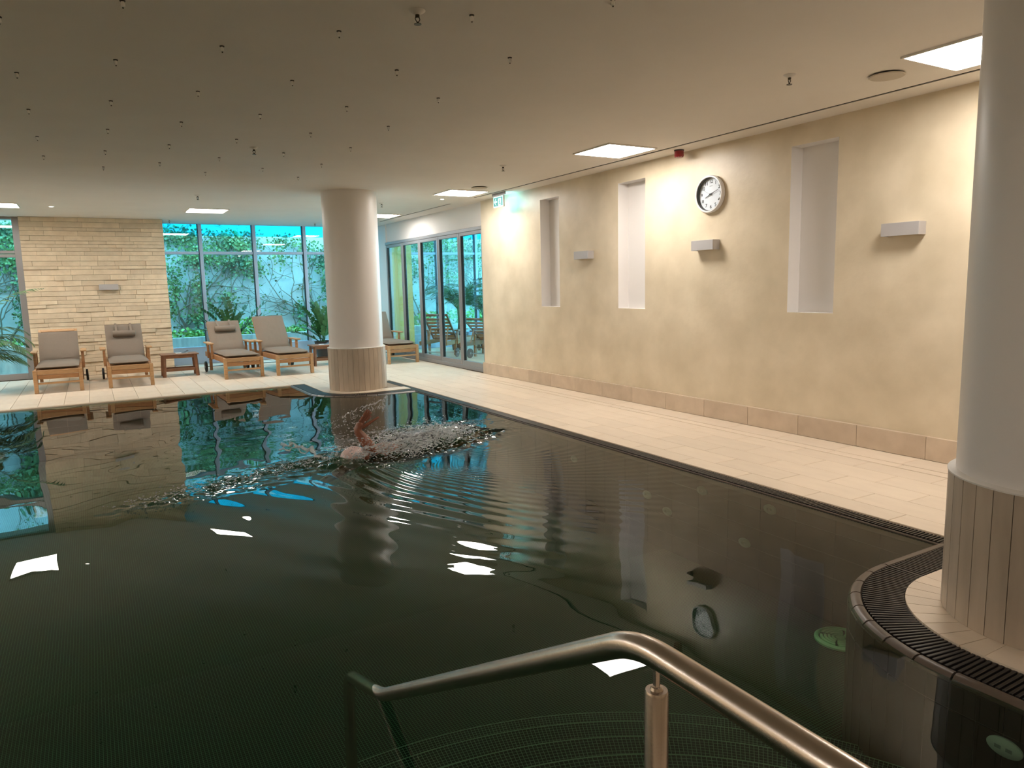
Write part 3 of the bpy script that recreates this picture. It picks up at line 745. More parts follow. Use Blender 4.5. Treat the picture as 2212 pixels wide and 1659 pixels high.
# ------------------------------------------------------------------ ceiling fittings
def light_panels():
    spots = [(4.975, 2.62, 'square ceiling light panel nearest, partly behind the near column'), (4.98, 6.29, 'square ceiling light panel above the wall clock'), (4.965, 9.96, 'square ceiling light panel near the exit sign'), (5.0, 13.55, 'square ceiling light panel half behind the far column'),
             (1.885, 13.56, 'square ceiling light panel over the loungers by the window'), (-1.12, 13.62, 'square ceiling light panel at the far left edge')]
    for x, y, lab in spots:
        t = root('ceiling_light', (x, y, CEIL), label=lab, cat='ceiling light', group='square light panels in the ceiling')
        fr = MB(); a, b = .318, .302
        for (x0, x1, y0, y1) in ((-a, a, b, a), (-a, a, -a, -b), (-a, -b, -b, b), (b, a, -b, b)): fr.box(x0, x1, y0, y1, -.014, 0, .001)
        put('frame', fr, 'ceiling_paint', t); put('diffuser', MB().box(-b, b, -b, b, -.007, -.002), 'panel_light', t)
    for x, y, w_ in ((-4.3, 2.62, 'far left, nearest the camera'), (-4.3, 6.29, 'far left, second from the camera'), (-4.3, 9.96, 'far left, third from the camera'), (-4.3, 13.6, 'far left, last in its row'), (4.98, -1.3, 'behind the camera, by the right wall'), (1.9, -1.3, 'behind the camera, middle one'), (-1.1, -1.3, 'behind the camera, left one')):  # unseen panels added as fill to even out the room light
        c = copy_tree(t); c.location = (x, y, CEIL); c['label'] = 'unseen fill light panel added to the ceiling, '+w_
        d = [q for q in c.children if q.name.startswith('diffuser')][0]; d.data = d.data.copy(); d.data.materials[0] = M['fill_light_left' if x < -4 else 'fill_light_rear']
light_panels()
def studs():
    t = root('ceiling_stud', label='x', cat='ceiling stud')
    put('socket', MB().lathe([(.0135, 0), (.0135, -.004), (.010, -.006), (.001, -.006)], 14), 'brass_dark', t)
    put('crystal', MB().lathe([(.008, -.006), (.0115, -.016), (.010, -.028), (.001, -.032)], 10), 'crystal', t)
    put('tip', MB().sphere((0, 0, -.034), .0045, 6, 4), 'brass_dark', t)
    cols = [(-.26, [4.5, 5.53, 6.55, 7.6, 8.61]), (.26, [4.01, 5.0, 6.04, 7.06, 8.1, 9.1]), (.77, [4.48, 5.52, 6.54, 7.56, 8.6]), (1.28, [3.96, 4.99, 6.02, 7.06, 8.07, 9.09]), (1.81, [3.44, 4.48, 5.51, 6.54, 7.56, 8.57]), (2.33, [2.95, 3.95, 4.99, 6.01, 7.04, 8.06, 9.08])]
    first = True; k = 9.1/9.08
    for ci, (x, ys) in enumerate(cols):
        for yi, y in enumerate(ys):
            o = t if first else copy_tree(t); first = False
            s = (CEIL-1.47)/(2.84-1.47); o.location = (x*s, y*s, CEIL)
            o['label'] = 'small crystal stud on ceiling, %s from the front in %s row from the left' % (ORD[yi], ORD[ci]); o['group'] = 'crystal studs in rows on the ceiling'
studs()
def sprinklers():
    t = root('sprinkler', label='x', cat='sprinkler', group='fire sprinklers on the ceiling')
    put('escutcheon', MB().lathe([(.042, 0), (.040, -.004), (.014, -.020), (.001, -.020)], 24), 'off_white', t)
    b = MB(); b.lathe([(.011, -.015), (.011, -.03), (.007, -.034), (.001, -.034)], 12)
    for s in (-1, 1): b.tube([(s*.009, 0, -.028), (s*.013, 0, -.042), (s*.004, 0, -.056)], .0025, 6)
    b.lathe([(.006, -.054), (.006, -.062), (.001, -.062)], 10); put('body', b, 'brass_dark', t)
    put('deflector', MB().lathe([(.001, -.062), (.019, -.064), (.019, -.067), (.001, -.066)], 16), 'brass_dark', t)
    put('bulb', MB().lathe([(.001, -.032), (.003, -.036), (.003, -.05), (.001, -.054)], 8), 'crystal', t)
    P = [(1.58, 3.60, 'fire sprinkler on ceiling, largest one, top centre of the photo'), (1.53, 7.58, 'fire sprinkler on ceiling in front of far column, among the last studs'), (4.33, 3.53, 'fire sprinkler on ceiling left of round speaker by near column'), (4.34, 7.57, 'fire sprinkler on ceiling left of the light panel above clock'),
         (1.49, 11.5, 'fire sprinkler on ceiling just in front of the window light panel'), (4.32, 11.6, 'fire sprinkler on ceiling just right of the far column'), (1.46, 15.4, 'fire sprinkler at corner of stone wall and window'), (4.24, 15.4, 'fire sprinkler at window head beside far column')]
    for i, (x, y, lab) in enumerate(P):
        o = t if i == 0 else copy_tree(t); o.location = (x, y, CEIL); o['label'] = lab
    for x, y, lab in ((4.96, 3.22, 'round flat ceiling speaker beside the nearest light panel'), (4.95, 9.33, 'round flat ceiling speaker behind the light panel near exit sign')):
        s = root('ceiling_speaker', (x, y, CEIL), label=lab, cat='speaker'); put('disc', MB().lathe([(.10, -.008), (.115, -.010), (.118, -.013), (.112, -.018), (.001, -.019)], 40), 'speaker_grey', s)
        put('collar', MB().lathe([(.098, 0), (.098, -.010)], 40), 'ink', s)
    for x, y, lab in ((-.38, 13.62, 'small round white spot lamp in ceiling above stone wall'), (5.02, 10.74, 'small round white spot lamp in ceiling behind the exit sign light panel')):
        s = root('spot_lamp', (x, y, CEIL), label=lab, cat='spot lamp'); put('ring', MB().lathe([(.045, 0), (.045, -.006), (.036, -.008), (.034, -.003)], 24), 'off_white', s)
        put('lens', MB().lathe([(.034, -.003), (.02, -.012), (.001, -.015)], 20), 'spot_light', s)
    a = root('fire_alarm', (5.62, 5.99, CEIL), label='small red round fire alarm sounder at ceiling above the clock', cat='fire alarm')
    put('body', MB().lathe([(.050, 0), (.050, -.05), (.052, -.055), (.046, -.072), (.034, -.080), (.001, -.080)], 28), 'red_plastic', a)
    put('base_ring', MB().lathe([(.053, 0), (.053, -.01), (.05, -.012)], 28), 'ink', a)
    g = MB()
    for k in range(9): q = 2*PI*k/9; g.sphere((.042*math.cos(q), .042*math.sin(q), -.074), .005, 6, 4)
    put('grille', g, 'ink', a)
    # exit sign hung below the ceiling, parallel to the wall
    e = root('exit_sign', (5.52, 9.78, 2.66), label='green and white illuminated exit sign with left arrow under ceiling', cat='exit sign')
    w_, h = .155, .165
    put('housing', MB().box(-.012, .012, -w_, w_, 0, h, .003), 'off_white', e)
    put('hanger', MB().box(-.006, .006, -w_-.05, w_+.05, h+.008, CEIL-2.66, .002), 'alu_frame', e)
    for s in (-1, 1):
        put('face', MB().box(s*.0125-.0005, s*.0125+.0005, -w_+.006, w_-.006, .006, h-.006), 'sign_white' if s < 0 else 'sign_glow', e)
    X = -.0135
    def pane(name, poly, m, x=X):                                 # poly in (left->right as seen, up)
        mb = MB(); n = len(poly); mb.add([(x, -u, v) for u, v in poly]+[(x-.0006, -u, v) for u, v in poly], [tuple(range(n))[::-1], tuple(range(n, 2*n))]+[(i, (i+1) % n, n+(i+1) % n, n+i) for i in range(n)]); put(name, mb, m, e)
    pane('green_field', [(-.135, .02), (.135, .02), (.135, .146), (-.135, .146)], 'sign_green')
    pane('arrow', [(-.125, .083), (-.075, .133), (-.055, .133), (-.09, .095), (-.03, .095), (-.03, .071), (-.09, .071), (-.055, .033), (-.075, .033)], 'sign_white', X-.001)
    pane('door_symbol', [(.0, .022), (.09, .022), (.09, .132), (.0, .132)], 'sign_white', X-.001)
    pane('runner_symbol', [(.03, .112), (.045, .118), (.05, .108), (.058, .09), (.055, .07), (.075, .05), (.082, .03), (.07, .03), (.05, .055), (.03, .04), (.02, .045), (.04, .065), (.042, .08), (.025, .07), (.02, .078), (.04, .10)], 'sign_green', X-.002)
sprinklers()

# ------------------------------------------------------------------ wall fittings
def wall_fittings():
    t = root('wall_sconce', (WX, 7.87, 1.85), label='rectangular metal wall lamp between left and middle niches', cat='wall lamp', group='box-shaped wall lamps')
    b = MB(); L, h, d, w_ = .157, .052, .10, .004
    b.box(-d, -d+w_, -L, L, -h, h, .001); b.box(-d+w_, 0, -L, -L+w_, -h, h, .001); b.box(-d+w_, 0, L-w_, L, -h, h, .001); b.box(-.004, 0, -L, L, -h+.01, h-.01)
    put('shell', b, 'sconce_metal', t); put('diffuser', MB().box(-d+.01, -.006, -L+.008, L-.008, -h+.02, h-.02, .002), 'off_white', t)
    for y, lab in ((5.68, 'rectangular metal wall lamp directly under the clock'), (3.51, 'rectangular metal wall lamp beside near column, right of the wide niche')):
        c = copy_tree(t); c.location = (WX, y, 1.85); c['label'] = lab
    c = copy_tree(t); c.location = (.34, 15.46, 1.62); c.rotation_euler = (0, 0, PI/2); c['label'] = 'rectangular metal wall lamp on the stone wall above loungers'
    # clock
    c = root('wall_clock', (WX, 5.645, 2.376), label='round white wall clock with black numerals above a wall lamp', cat='clock')
    m = Matrix.Rotation(-PI/2, 4, 'Y')
    put('rim', MB().lathe([(.170, .0), (.190, .004), (.196, .025), (.195, .042), (.186, .052), (.176, .053), (.170, .046)], 64, mtx=m, caps=False), 'clock_rim', c)
    put('inner_ring', MB().lathe([(.171, .048), (.168, .044), (.166, .008)], 64, mtx=m, caps=False), 'clock_inner', c)
    put('dial', MB().lathe([(.169, .006), (.168, .010), (.001, .010)], 64, mtx=m), 'clock_face', c)
    def flat(name, poly, m_, x, par): # poly u right, v up as seen from the room
        n = len(poly); put(name, MB().add([(x, -u, v) for u, v in poly]+[(x-.0012, -u, v) for u, v in poly], [tuple(range(n))[::-1], tuple(range(n, 2*n))]+[(i, (i+1) % n, n+(i+1) % n, n+i) for i in range(n)]), m_, par)
    for k in range(1, 13):
        cu = bpy.data.curves.new('numeral', 'FONT'); cu.body = str(k); cu.size = .050; cu.align_x = 'CENTER'; cu.align_y = 'CENTER'; cu.offset = .0006; cu.extrude = .0005
        tmp = bpy.data.objects.new('tmp', cu); COL.objects.link(tmp); dg = bpy.context.evaluated_depsgraph_get(); me = bpy.data.meshes.new_from_object(tmp.evaluated_get(dg)); bpy.data.objects.remove(tmp)
        R = Matrix(((0, 0, -1), (-1, 0, 0), (0, 1, 0))).to_4x4(); me.transform(R); me.materials.clear(); me.materials.append(M['ink']); a = 2*PI*k/12
        put('numeral', me, None, c, (-.0112, -.130*math.sin(a), .130*math.cos(a)))
    def hand(name, ang, l, tail, w0, w1, x, m_):
        d = (math.sin(ang), math.cos(ang)); p = (d[1], -d[0])
        flat(name, [(-d[0]*tail+p[0]*w0, -d[1]*tail+p[1]*w0), (-d[0]*tail-p[0]*w0, -d[1]*tail-p[1]*w0), (d[0]*l-p[0]*w1, d[1]*l-p[1]*w1), (d[0]*l+p[0]*w1, d[1]*l+p[1]*w1)], m_, x, c)
    hand('hour_hand', math.radians(246), .082, .02, .0042, .003, -.017, 'ink'); hand('minute_hand', math.radians(71), .118, .02, .0035, .0022, -.021, 'ink')
    hand('second_hand', math.radians(297), .105, .045, .0012, .0008, -.025, 'ink_grey'); put('hub', MB().lathe([(.008, .01), (.008, .027), (.001, .028)], 16, mtx=m), 'ink', c)
    flat('dial_print', [(-.020, .082), (.020, .082), (.020, .087), (-.020, .087)], 'ink_grey', -.0106, c)
    put('crystal', MB().lathe([(.168, .043), (.001, .045)], 48, mtx=m, caps=False), 'glass', c)
    f = root('extinguisher_sign', (1.352, 15.6, 1.32), label='narrow red sign at right edge of the stone wall', cat='sign'); put('plate', MB().box(-.008, .004, -.012, .04, -.1, .1, .002), 'red_plastic', f)
    put('backing', MB().box(-.012, -.008, -.01, .038, -.095, .095), 'off_white', f)
wall_fittings()

# ------------------------------------------------------------------ loungers
def cushion(w_, l, h, seams=0, n=10):
    """soft rounded pad, length along +y, underside at z=0"""
    mb = MB(); nx, ny = 8, 18; vs = []; 
    def prof(t): return 1-abs(2*t-1)**6
    top = []; bot = []
    for j in range(ny+1):
        for i in range(nx+1):
            u, v = i/nx, j/ny; e = (1-abs(2*u-1)**8)**.5*(1-abs(2*v-1)**10)**.5
            x = (u-.5)*w_; y = v*l; z = h*(.55+.45*e)+random.gauss(0, .0015)
            if seams: z -= .010*math.exp(-(((v*seams) % 1-.5)/.10)**2)
            top.append((x, y, z)); bot.append((x, y, h*.45*(1-e)))
    mb.v = top+bot; o = len(top); m = nx+1
    for j in range(ny):
        for i in range(nx):
            a = j*m+i; mb.f.append((a, a+1, a+m+1, a+m)); mb.f.append((o+a, o+a+m, o+a+m+1, o+a+1))
    for i in range(nx): mb.f.append((i, o+i, o+i+1, i+1)); a = ny*m+i; mb.f.append((a, a+1, o+a+1, o+a))
    for j in range(ny): a = j*m; mb.f.append((a, a+m, o+a+m, o+a)); a = j*m+nx; mb.f.append((a, o+a, o+a+m, a+m))
    return mb
def lounger(x, y, rz, label, back_ang=50, head=False, pads=True, back_l=.66, show_frame=False, seams=0, seat_l=1.22, lm='teak_light', group='wooden sun loungers with grey-brown cushions'):
    t = root('sun_lounger', (x, y, 0), rz, label=label, cat='sun lounger', group=group); W = .30
    for s in (-1, 1):
        put('leg', MB().box(s*W-.028, s*W+.028, .0, .055, 0, .355, .005), lm, t)
        put('leg', MB().box(s*W-.025, s*W+.025, 1.42, 1.47, .03, .35, .005), 'teak', t)
        put('side_rail', MB().box(s*(W-.005)-.018, s*(W-.005)+.018, .055, 1.92, .27, .36, .005), 'teak', t)
        ar = put('armrest', MB().box(s*.355-.045, s*.355+.045, .93, 1.50, .545, .572, .006), lm, t)
        for yy in (1.02, 1.40): put('arm_post', MB().box(s*.338-.02, s*.338+.02, yy-.025, yy+.025, .27, .546, .004), 'teak', t)
        m = Matrix.Translation((s*.375, 1.53, .10)) @ Matrix.Rotation(PI/2, 4, 'Y')
        wh = put('wheel', MB().lathe([(.02, -.018), (.085, -.018), (.098, -.014), (.10, 0), (.098, .014), (.085, .018), (.02, .018)], 24, mtx=m), 'rubber', t)
        put('hub', MB().lathe([(.022, -.022), (.022, .022)], 12, mtx=m), 'steel_grey', wh)
    put('axle', MB().tube([(-.37, 1.53, .10), (.37, 1.53, .10)], .009, 8), 'steel_grey', t)
    put('apron', MB().box(-W+.028, W-.028, .008, .034, .285, .352, .004), lm, t)
    put('apron', MB().box(-W+.028, W-.028, .014, .04, .215, .280, .004), 'teak', t)
    put('stretcher', MB().box(-W+.028, W-.028, .012, .036, .135, .165, .004), lm, t)
    put('slat', MB().box(-W+.02, W-.02, .06, .12, .34, .356, .003), 'teak', t)
    ms = MB().box(-W+.02, W-.02, -.03, .03, .34, .356, .003).mesh('slat'); ms.materials.append(M['teak'])
    for k in range(12): put('slat', ms, None, t, (0, .20+k*.09, 0))
    a = math.radians(back_ang); B = Matrix.Translation((0, 1.27, .375)) @ Matrix.Rotation(a, 4, 'X')
    bl = back_l+.04
    bf = MB()
    for s in (-1, 1): bf.box(s*(W-.035)-.02, s*(W-.035)+.02, 0, bl, -.03, .0, .004, B)
    bf.box(-W+.055, W-.055, bl-.05, bl, -.03, 0, .004, B); bf.box(-W+.055, W-.055, 0, .04, -.03, 0, .004, B); put('back_frame', bf, lm, t)
    for k in range(6): put('back_slat', MB().box(-W+.055, W-.055, .06+k*.1, .12+k*.1, -.022, -.006, .003, B), 'teak', t)
    pr = MB(); q = B @ Vector((0, .4, -.03))
    for s in (-.2, .2): pr.beam((s, q.y, q.z), (s, q.y+.12, .33), .025, .025)
    put('prop', pr, 'teak', t)
    if pads:
        c = cushion(.575, seat_l, .072, seams); put('seat_cushion', c, 'cushion', t, (0, .035, .356))
        c = cushion(.575, back_l+(-.05 if show_frame else .035), .065, 0); c.v = [tuple(B @ Vector((p[0], p[1]+.005, p[2]))) for p in c.v]; put('back_cushion', c, 'cushion', t)
        if head:
            yb = back_l-.20; hm = B @ Matrix.Translation((0, yb, .105)) @ Matrix.Rotation(PI/2, 4, 'Y')
            hr = put('headrest', MB().lathe([(.001, -.185), (.035, -.184), (.05, -.175), (.055, -.16), (.055, .16), (.05, .175), (.035, .184), (.001, .185)], 20, mtx=hm), 'cushion', t)
            for s in (-.115, .115):
                P = [B @ Vector((s, yb+.02, .155)), B @ Vector((s, yb+.06, .13)), B @ Vector((s, back_l, .075)), B @ Vector((s, back_l+.05, .05)), B @ Vector((s, back_l+.055, -.03)), B @ Vector((s, back_l-.1, -.05))]
                st = MB(); vs = []
                for p in P: vs += [tuple(p+Vector((-.017, 0, 0))), tuple(p+Vector((.017, 0, 0)))]
                st.add(vs, [(2*i, 2*i+1, 2*i+3, 2*i+2) for i in range(len(P)-1)])
                st.add([(p[0], p[1]+.003, p[2]+.003) for p in vs], [(2*i+2, 2*i+3, 2*i+1, 2*i) for i in range(len(P)-1)]); put('strap', st, 'cushion', hr)
    return t
lounger(-.51, 13.08, .0, 'sun lounger at far left without headrest, wooden frame top showing', 52, False, True, .64, True)
lounger(.485, 13.05, .0, 'sun lounger with headrest roll against the stone wall', 54, True, True, .64)
lounger(2.215, 13.00, .03, 'sun lounger with headrest roll in front of the window', 50, True, True, .66, seams=3)
lounger(3.07, 12.93, .05, 'sun lounger with plain tall back left of the far column', 52, False, True, .72, seams=3)
lounger(5.29, 13.36, .02, 'sun lounger half hidden behind the far column by the glass doors', 60, False, True, .64)
lounger(7.56, 15.05, 2.29, 'bare wooden lounger behind glass doors, slatted back towards the pool', 48, False, False, .7, lm='teak_dark', group='bare wooden loungers behind the glass doors')
lounger(8.3, 13.6, 1.98, 'bare wooden lounger behind glass doors, nearest the plastered wall corner', 40, False, False, .7, lm='teak_dark', group='bare wooden loungers behind the glass doors')

def side_table(x, y, label, wx=.62, wy=.42, rz=0):
    t = root('side_table', (x, y, 0), rz, label=label, cat='side table', group='low wooden side tables'); H = .405
    n = 5
    for k in range(n): 
        y0 = -wy/2+k*wy/n; put('top_slat', MB().box(-wx/2, wx/2, y0+.003, y0+wy/n-.003, H-.022, H, .004), 'teak_dark', t)
    for sx in (-1, 1):
        for sy in (-1, 1): put('leg', MB().beam((sx*(wx/2-.035), sy*(wy/2-.04), 0), (sx*(wx/2-.055), sy*(wy/2-.05), H-.02), .05, .045), 'teak_dark', t)
    for s in (-1, 1):
        put('apron', MB().box(-wx/2+.05, wx/2-.05, s*(wy/2-.05)-.012, s*(wy/2-.05)+.012, H-.075, H-.022, .003), 'teak_dark', t)
        put('apron', MB().box(s*(wx/2-.055)-.012, s*(wx/2-.055)+.012, -wy/2+.06, wy/2-.06, H-.075, H-.022, .003), 'teak_dark', t)
        put('stretcher', MB().box(-wx/2+.05, wx/2-.05, s*(wy/2-.05)-.012, s*(wy/2-.05)+.012, .10, .15, .004), 'teak_dark', t)
    return t
side_table(1.315, 14.20, 'low dark wooden side table right of the stone-wall lounger')
side_table(3.98, 14.20, 'low dark wooden side table partly behind the far column')
side_table(7.62, 14.05, 'low wooden side table behind the glass doors')
def booklet(x, y, rz, label, z=.406):
    b = root('booklet', (x, y, z), rz, label=label, cat='booklet')
    put('pages', MB().box(-.10, .10, -.07, .07, 0, .006, .001), 'paper', b)
    mb = MB(); P = [(0, .006), (.05, .012), (.09, .03), (.11, .045)]
    for (a, z0), (c, z1) in zip(P[:-1], P[1:]): mb.add([(a, -.07, z0), (c, -.07, z1), (c, .07, z1), (a, .07, z0), (a, -.07, z0+.002), (c, -.07, z1+.002), (c, .07, z1+.002), (a, .07, z0+.002)], [(3, 2, 1, 0), (4, 5, 6, 7), (0, 1, 5, 4), (2, 3, 7, 6), (1, 2, 6, 5), (3, 0, 4, 7)])
    put('cover', mb, 'paper_dark', b)
booklet(1.36, 14.2, .1, 'open booklet lying on the table beside the stone wall'); booklet(3.95, 14.2, -.1, 'flat booklet lying on the table by the far column')

# ------------------------------------------------------------------ indoor plants
def pot(t, r, h, m='pot_black'):
    put('pot', MB().lathe([(r*.78, 0), (r, h-.02), (r*1.04, h-.018), (r*1.04, h), (r*.93, h), (r*.92, h-.05), (.001, h-.05)], 28), m, t)
    put('soil', MB().lathe([(r*.92, h-.055), (.001, h-.04)], 20), 'soil', t)
def frond(p0, az, elev, l, droop, leaf_l, npair, mt, t, r0=.008, wid=.016, oval=False, name='frond', leaf_droop=.3):
    P = [Vector(p0)]; e = elev; d = Vector((math.cos(az), math.sin(az), 0)); n = 16; st = l/n
    for i in range(n):
        P.append(P[-1]+(d*math.cos(e)+Vector((0, 0, 1))*math.sin(e))*st); e -= droop/n*(.4+1.2*i/n)
    mb = MB(); mb.tube(P, [r0*(1-.8*i/n) for i in range(n+1)], 5)
    start = .22 if oval else .18
    for k in range(npair):
        f = start+(1-start)*k/(npair-1)*.99; i = min(int(f*n), n-1); q = P[i].lerp(P[i+1], f*n-i); T = (P[i+1]-P[i]).normalized(); side = T.cross(Vector((0, 0, 1))); side = side.normalized() if side.length > .01 else Vector((-d.y, d.x, 0)); up = side.cross(T)
        ll = leaf_l*(math.sin(PI*min(max((f-start)/(1-start)*.8+.2, 0), 1))**.6 if not oval else (1-.35*f))
        for s in (-1, 1):
            if oval: dr = (side*s*.75+T*.55+up*.25+Vector((0, 0, random.gauss(0, .15)))).normalized()
            else: dr = (side*s*.72+T*.75+Vector((0, 0, -leaf_droop+random.gauss(0, .12)))+up*.15).normalized()
            wv = dr.cross(up).normalized()*(wid*(1 if not oval else 1.0)); tip = q+dr*ll; m1 = q+dr*ll*.38
            bend = Vector((0, 0, -ll*(.18 if not oval else .03)))
            if oval:
                m0 = q+dr*ll*.2; m2 = q+dr*ll*.75
                mb.add([q, m0+wv*.7, m1+wv+up*.004, m2+wv*.7, tip+bend, m2-wv*.7, m1-wv+up*.004, m0-wv*.7], [(0, 1, 7), (1, 2, 6, 7), (2, 3, 5, 6), (3, 4, 5)])
            else: mb.add([q, m1+wv, tip+bend, m1-wv, m1+up*.004], [(0, 1, 4), (1, 2, 4), (2, 3, 4), (3, 0, 4)])
    put(name, mb, mt, t)
def zz_plant(x, y, stems, label, r=.2, h=.4):
    t = root('potted_plant', (x, y, 0), label=label, cat='potted plant'); pot(t, r, h)
    for (az, el, l, dr) in stems: frond((random.uniform(-.06, .06), random.uniform(-.06, .06), h-.05), az, el, l, dr, .17, 12, 'leaf_dark', t, .012, .033, True)
zz_plant(2.45, 15.75, [(PI, 1.15, 1.05, 1.5), (PI+.3, 1.3, .95, .9), (0, 1.1, 1.15, .55), (.3, 1.3, .9, .5), (-.3, .95, .9, .5), (1.8, 1.45, 1.0, .3), (4.2, 1.35, .8, .5), (PI-.2, .9, .9, 1.3), (.1, 1.5, .85, .3), (PI, 1.4, .8, .5), (5.2, 1.2, .8, .6), (3.6, 1.45, 1.0, .9)], 'large glossy potted plant behind the headrest lounger at the window')
zz_plant(4.32, 15.55, [(PI, 1.0, .85, .7), (PI+.4, 1.25, .9, .6), (PI-.4, .8, .8, .8), (2, 1.4, .9, .4), (4, 1.3, .85, .6), (0, 1.2, .8, .6), (1, 1.35, .8, .5), (5, 1.3, .8, .5), (PI+.1, 1.45, .9, .5), (PI, .6, .7, .6)], 'glossy potted plant in black pot beside the far column', .19, .38)
def palm(x, y, label, fr, potr=.22, poth=.4, trunk=.25, leaf=.26, mt='leaf_palm'):
    t = root('potted_palm', (x, y, 0), label=label, cat='palm'); pot(t, potr, poth, 'pot_black')
    put('trunk', MB().tube([(0, 0, poth-.06), (.02, 0, poth+trunk*.5), (0, .01, poth+trunk)], [.05, .04, .03], 10), 'bark', t)
    for (az, el, l, dr) in fr: frond((0, 0, poth+trunk-.03), az, el, l, dr, leaf, 34, mt, t, .010, .012)
palm(-1.75, 13.75, 'potted palm at far left edge with fronds reaching into view',
     [(.1, 1.30, 1.75, 1.5), (.0, 1.05, 1.2, 2.4), (-.5, .9, 1.15, 2.2), (.5, .95, 1.15, 2.2), (-.15, .75, 1.05, 1.9), (.2, 1.2, 1.2, 2.3), (1.2, 1.3, 1.3, 1.8), (2.2, 1.1, 1.3, 2), (3.1, 1.2, 1.3, 2), (4, 1.1, 1.3, 2), (-1.1, 1.1, 1.2, 2.2), (.35, .55, 1.0, 1.6), (-.35, .5, .95, 1.5), (0.05, .35, .9, 1.3)], poth=.35, trunk=.15)
palm(7.5, 15.35, 'tall potted palm behind the glass doors', [(a, random.uniform(.75, 1.35), random.uniform(1.05, 1.3), random.uniform(1.4, 2.3)) for a in np.linspace(0, 6.0, 15)], trunk=.55, leaf=.3, mt='leaf_palm')
palm(8.35, 15.7, 'second potted palm behind the glass doors, nearer the plastered wall', [(a, random.uniform(.6, 1.3), random.uniform(1.1, 1.4), random.uniform(1.4, 2.3)) for a in np.linspace(.2, 6.0, 13)], trunk=.35, leaf=.3)
palm(9.2, 15.2, 'low bushy palm behind the glass doors, farthest right', [(a, random.uniform(.5, 1.3), random.uniform(.8, 1.0), random.uniform(1.2, 2.3)) for a in np.linspace(.2, 6.0, 13)], trunk=.12, leaf=.24)

# ------------------------------------------------------------------ stainless handrail
def handrail():
    t = root('handrail', (.806, .905, -.09), label='stainless steel tube handrail descending into the water over the pool steps', cat='handrail'); o = Vector((.806, .905, -.09))
    def arc(P, rad=.11, n=8):
        out = [Vector(P[0])]
        for i in range(1, len(P)-1):
            a, b, c = Vector(P[i-1]), Vector(P[i]), Vector(P[i+1]); u = (a-b).normalized(); v = (c-b).normalized(); s, e = b+u*rad, b+v*rad
            for k in range(n+1): f = k/n; out.append(s*(1-f)**2+b*2*f*(1-f)+e*f*f)
        out.append(Vector(P[-1])); return out
    pts = arc([(.80, -.35, -.0), (.80, -.35, .825), (.80, .955, .828), (.81, 2.41, -.024), (.80, 2.80, -.125), (.795, 2.82, PZ+.005)], .075)
    put('rail', MB().tube([p-o for p in pts], .0245, 24), 'steel', t)
    put('post', MB().lathe([(.0215, .0), (.0215, .842), (.0195, .847), (.001, .847)], 28), 'steel', t)
    put('rod', MB().tube([(0, 0, .846), (0, 0, .905)], .0065, 12), 'steel', t)
    put('collar', MB().lathe([(.010, .845), (.012, .848), (.010, .853), (.0065, .854)], 16), 'steel', t)
    put('foot_flange', MB().lathe([(.05, .0), (.05, .008), (.022, .012)], 24), 'steel', t)
    put('foot_flange', MB().lathe([(.05, PZ+.006+.09), (.05, PZ+.014+.09), (.024, PZ+.018+.09)], 24, (-.011, 2.82-.905, 0)), 'steel', t)
handrail()

# ------------------------------------------------------------------ swimmer and splash
def skin_mesh(verts, edges, radii, rootv=0, sub=2):
    me = bpy.data.meshes.new('tmp'); me.from_pydata(verts, edges, []); o = bpy.data.objects.new('tmp', me); COL.objects.link(o)
    md = o.modifiers.new('s', 'SKIN'); md.use_smooth_shade = True; md.branch_smoothing = .4
    sv = me.skin_vertices[0].data
    for i, r in enumerate(radii): sv[i].radius = (r, r) if not hasattr(r, '__len__') else r; sv[i].use_root = (i == rootv)
    s = o.modifiers.new('d', 'SUBSURF'); s.levels = sub; s.render_levels = sub
    dg = bpy.context.evaluated_depsgraph_get(); out = bpy.data.meshes.new_from_object(o.evaluated_get(dg)); mb = MB(); mb.v = [tuple(v.co) for v in out.vertices]; mb.f = [tuple(p.vertices) for p in out.polygons]
    bpy.data.objects.remove(o); bpy.data.meshes.remove(out); return mb
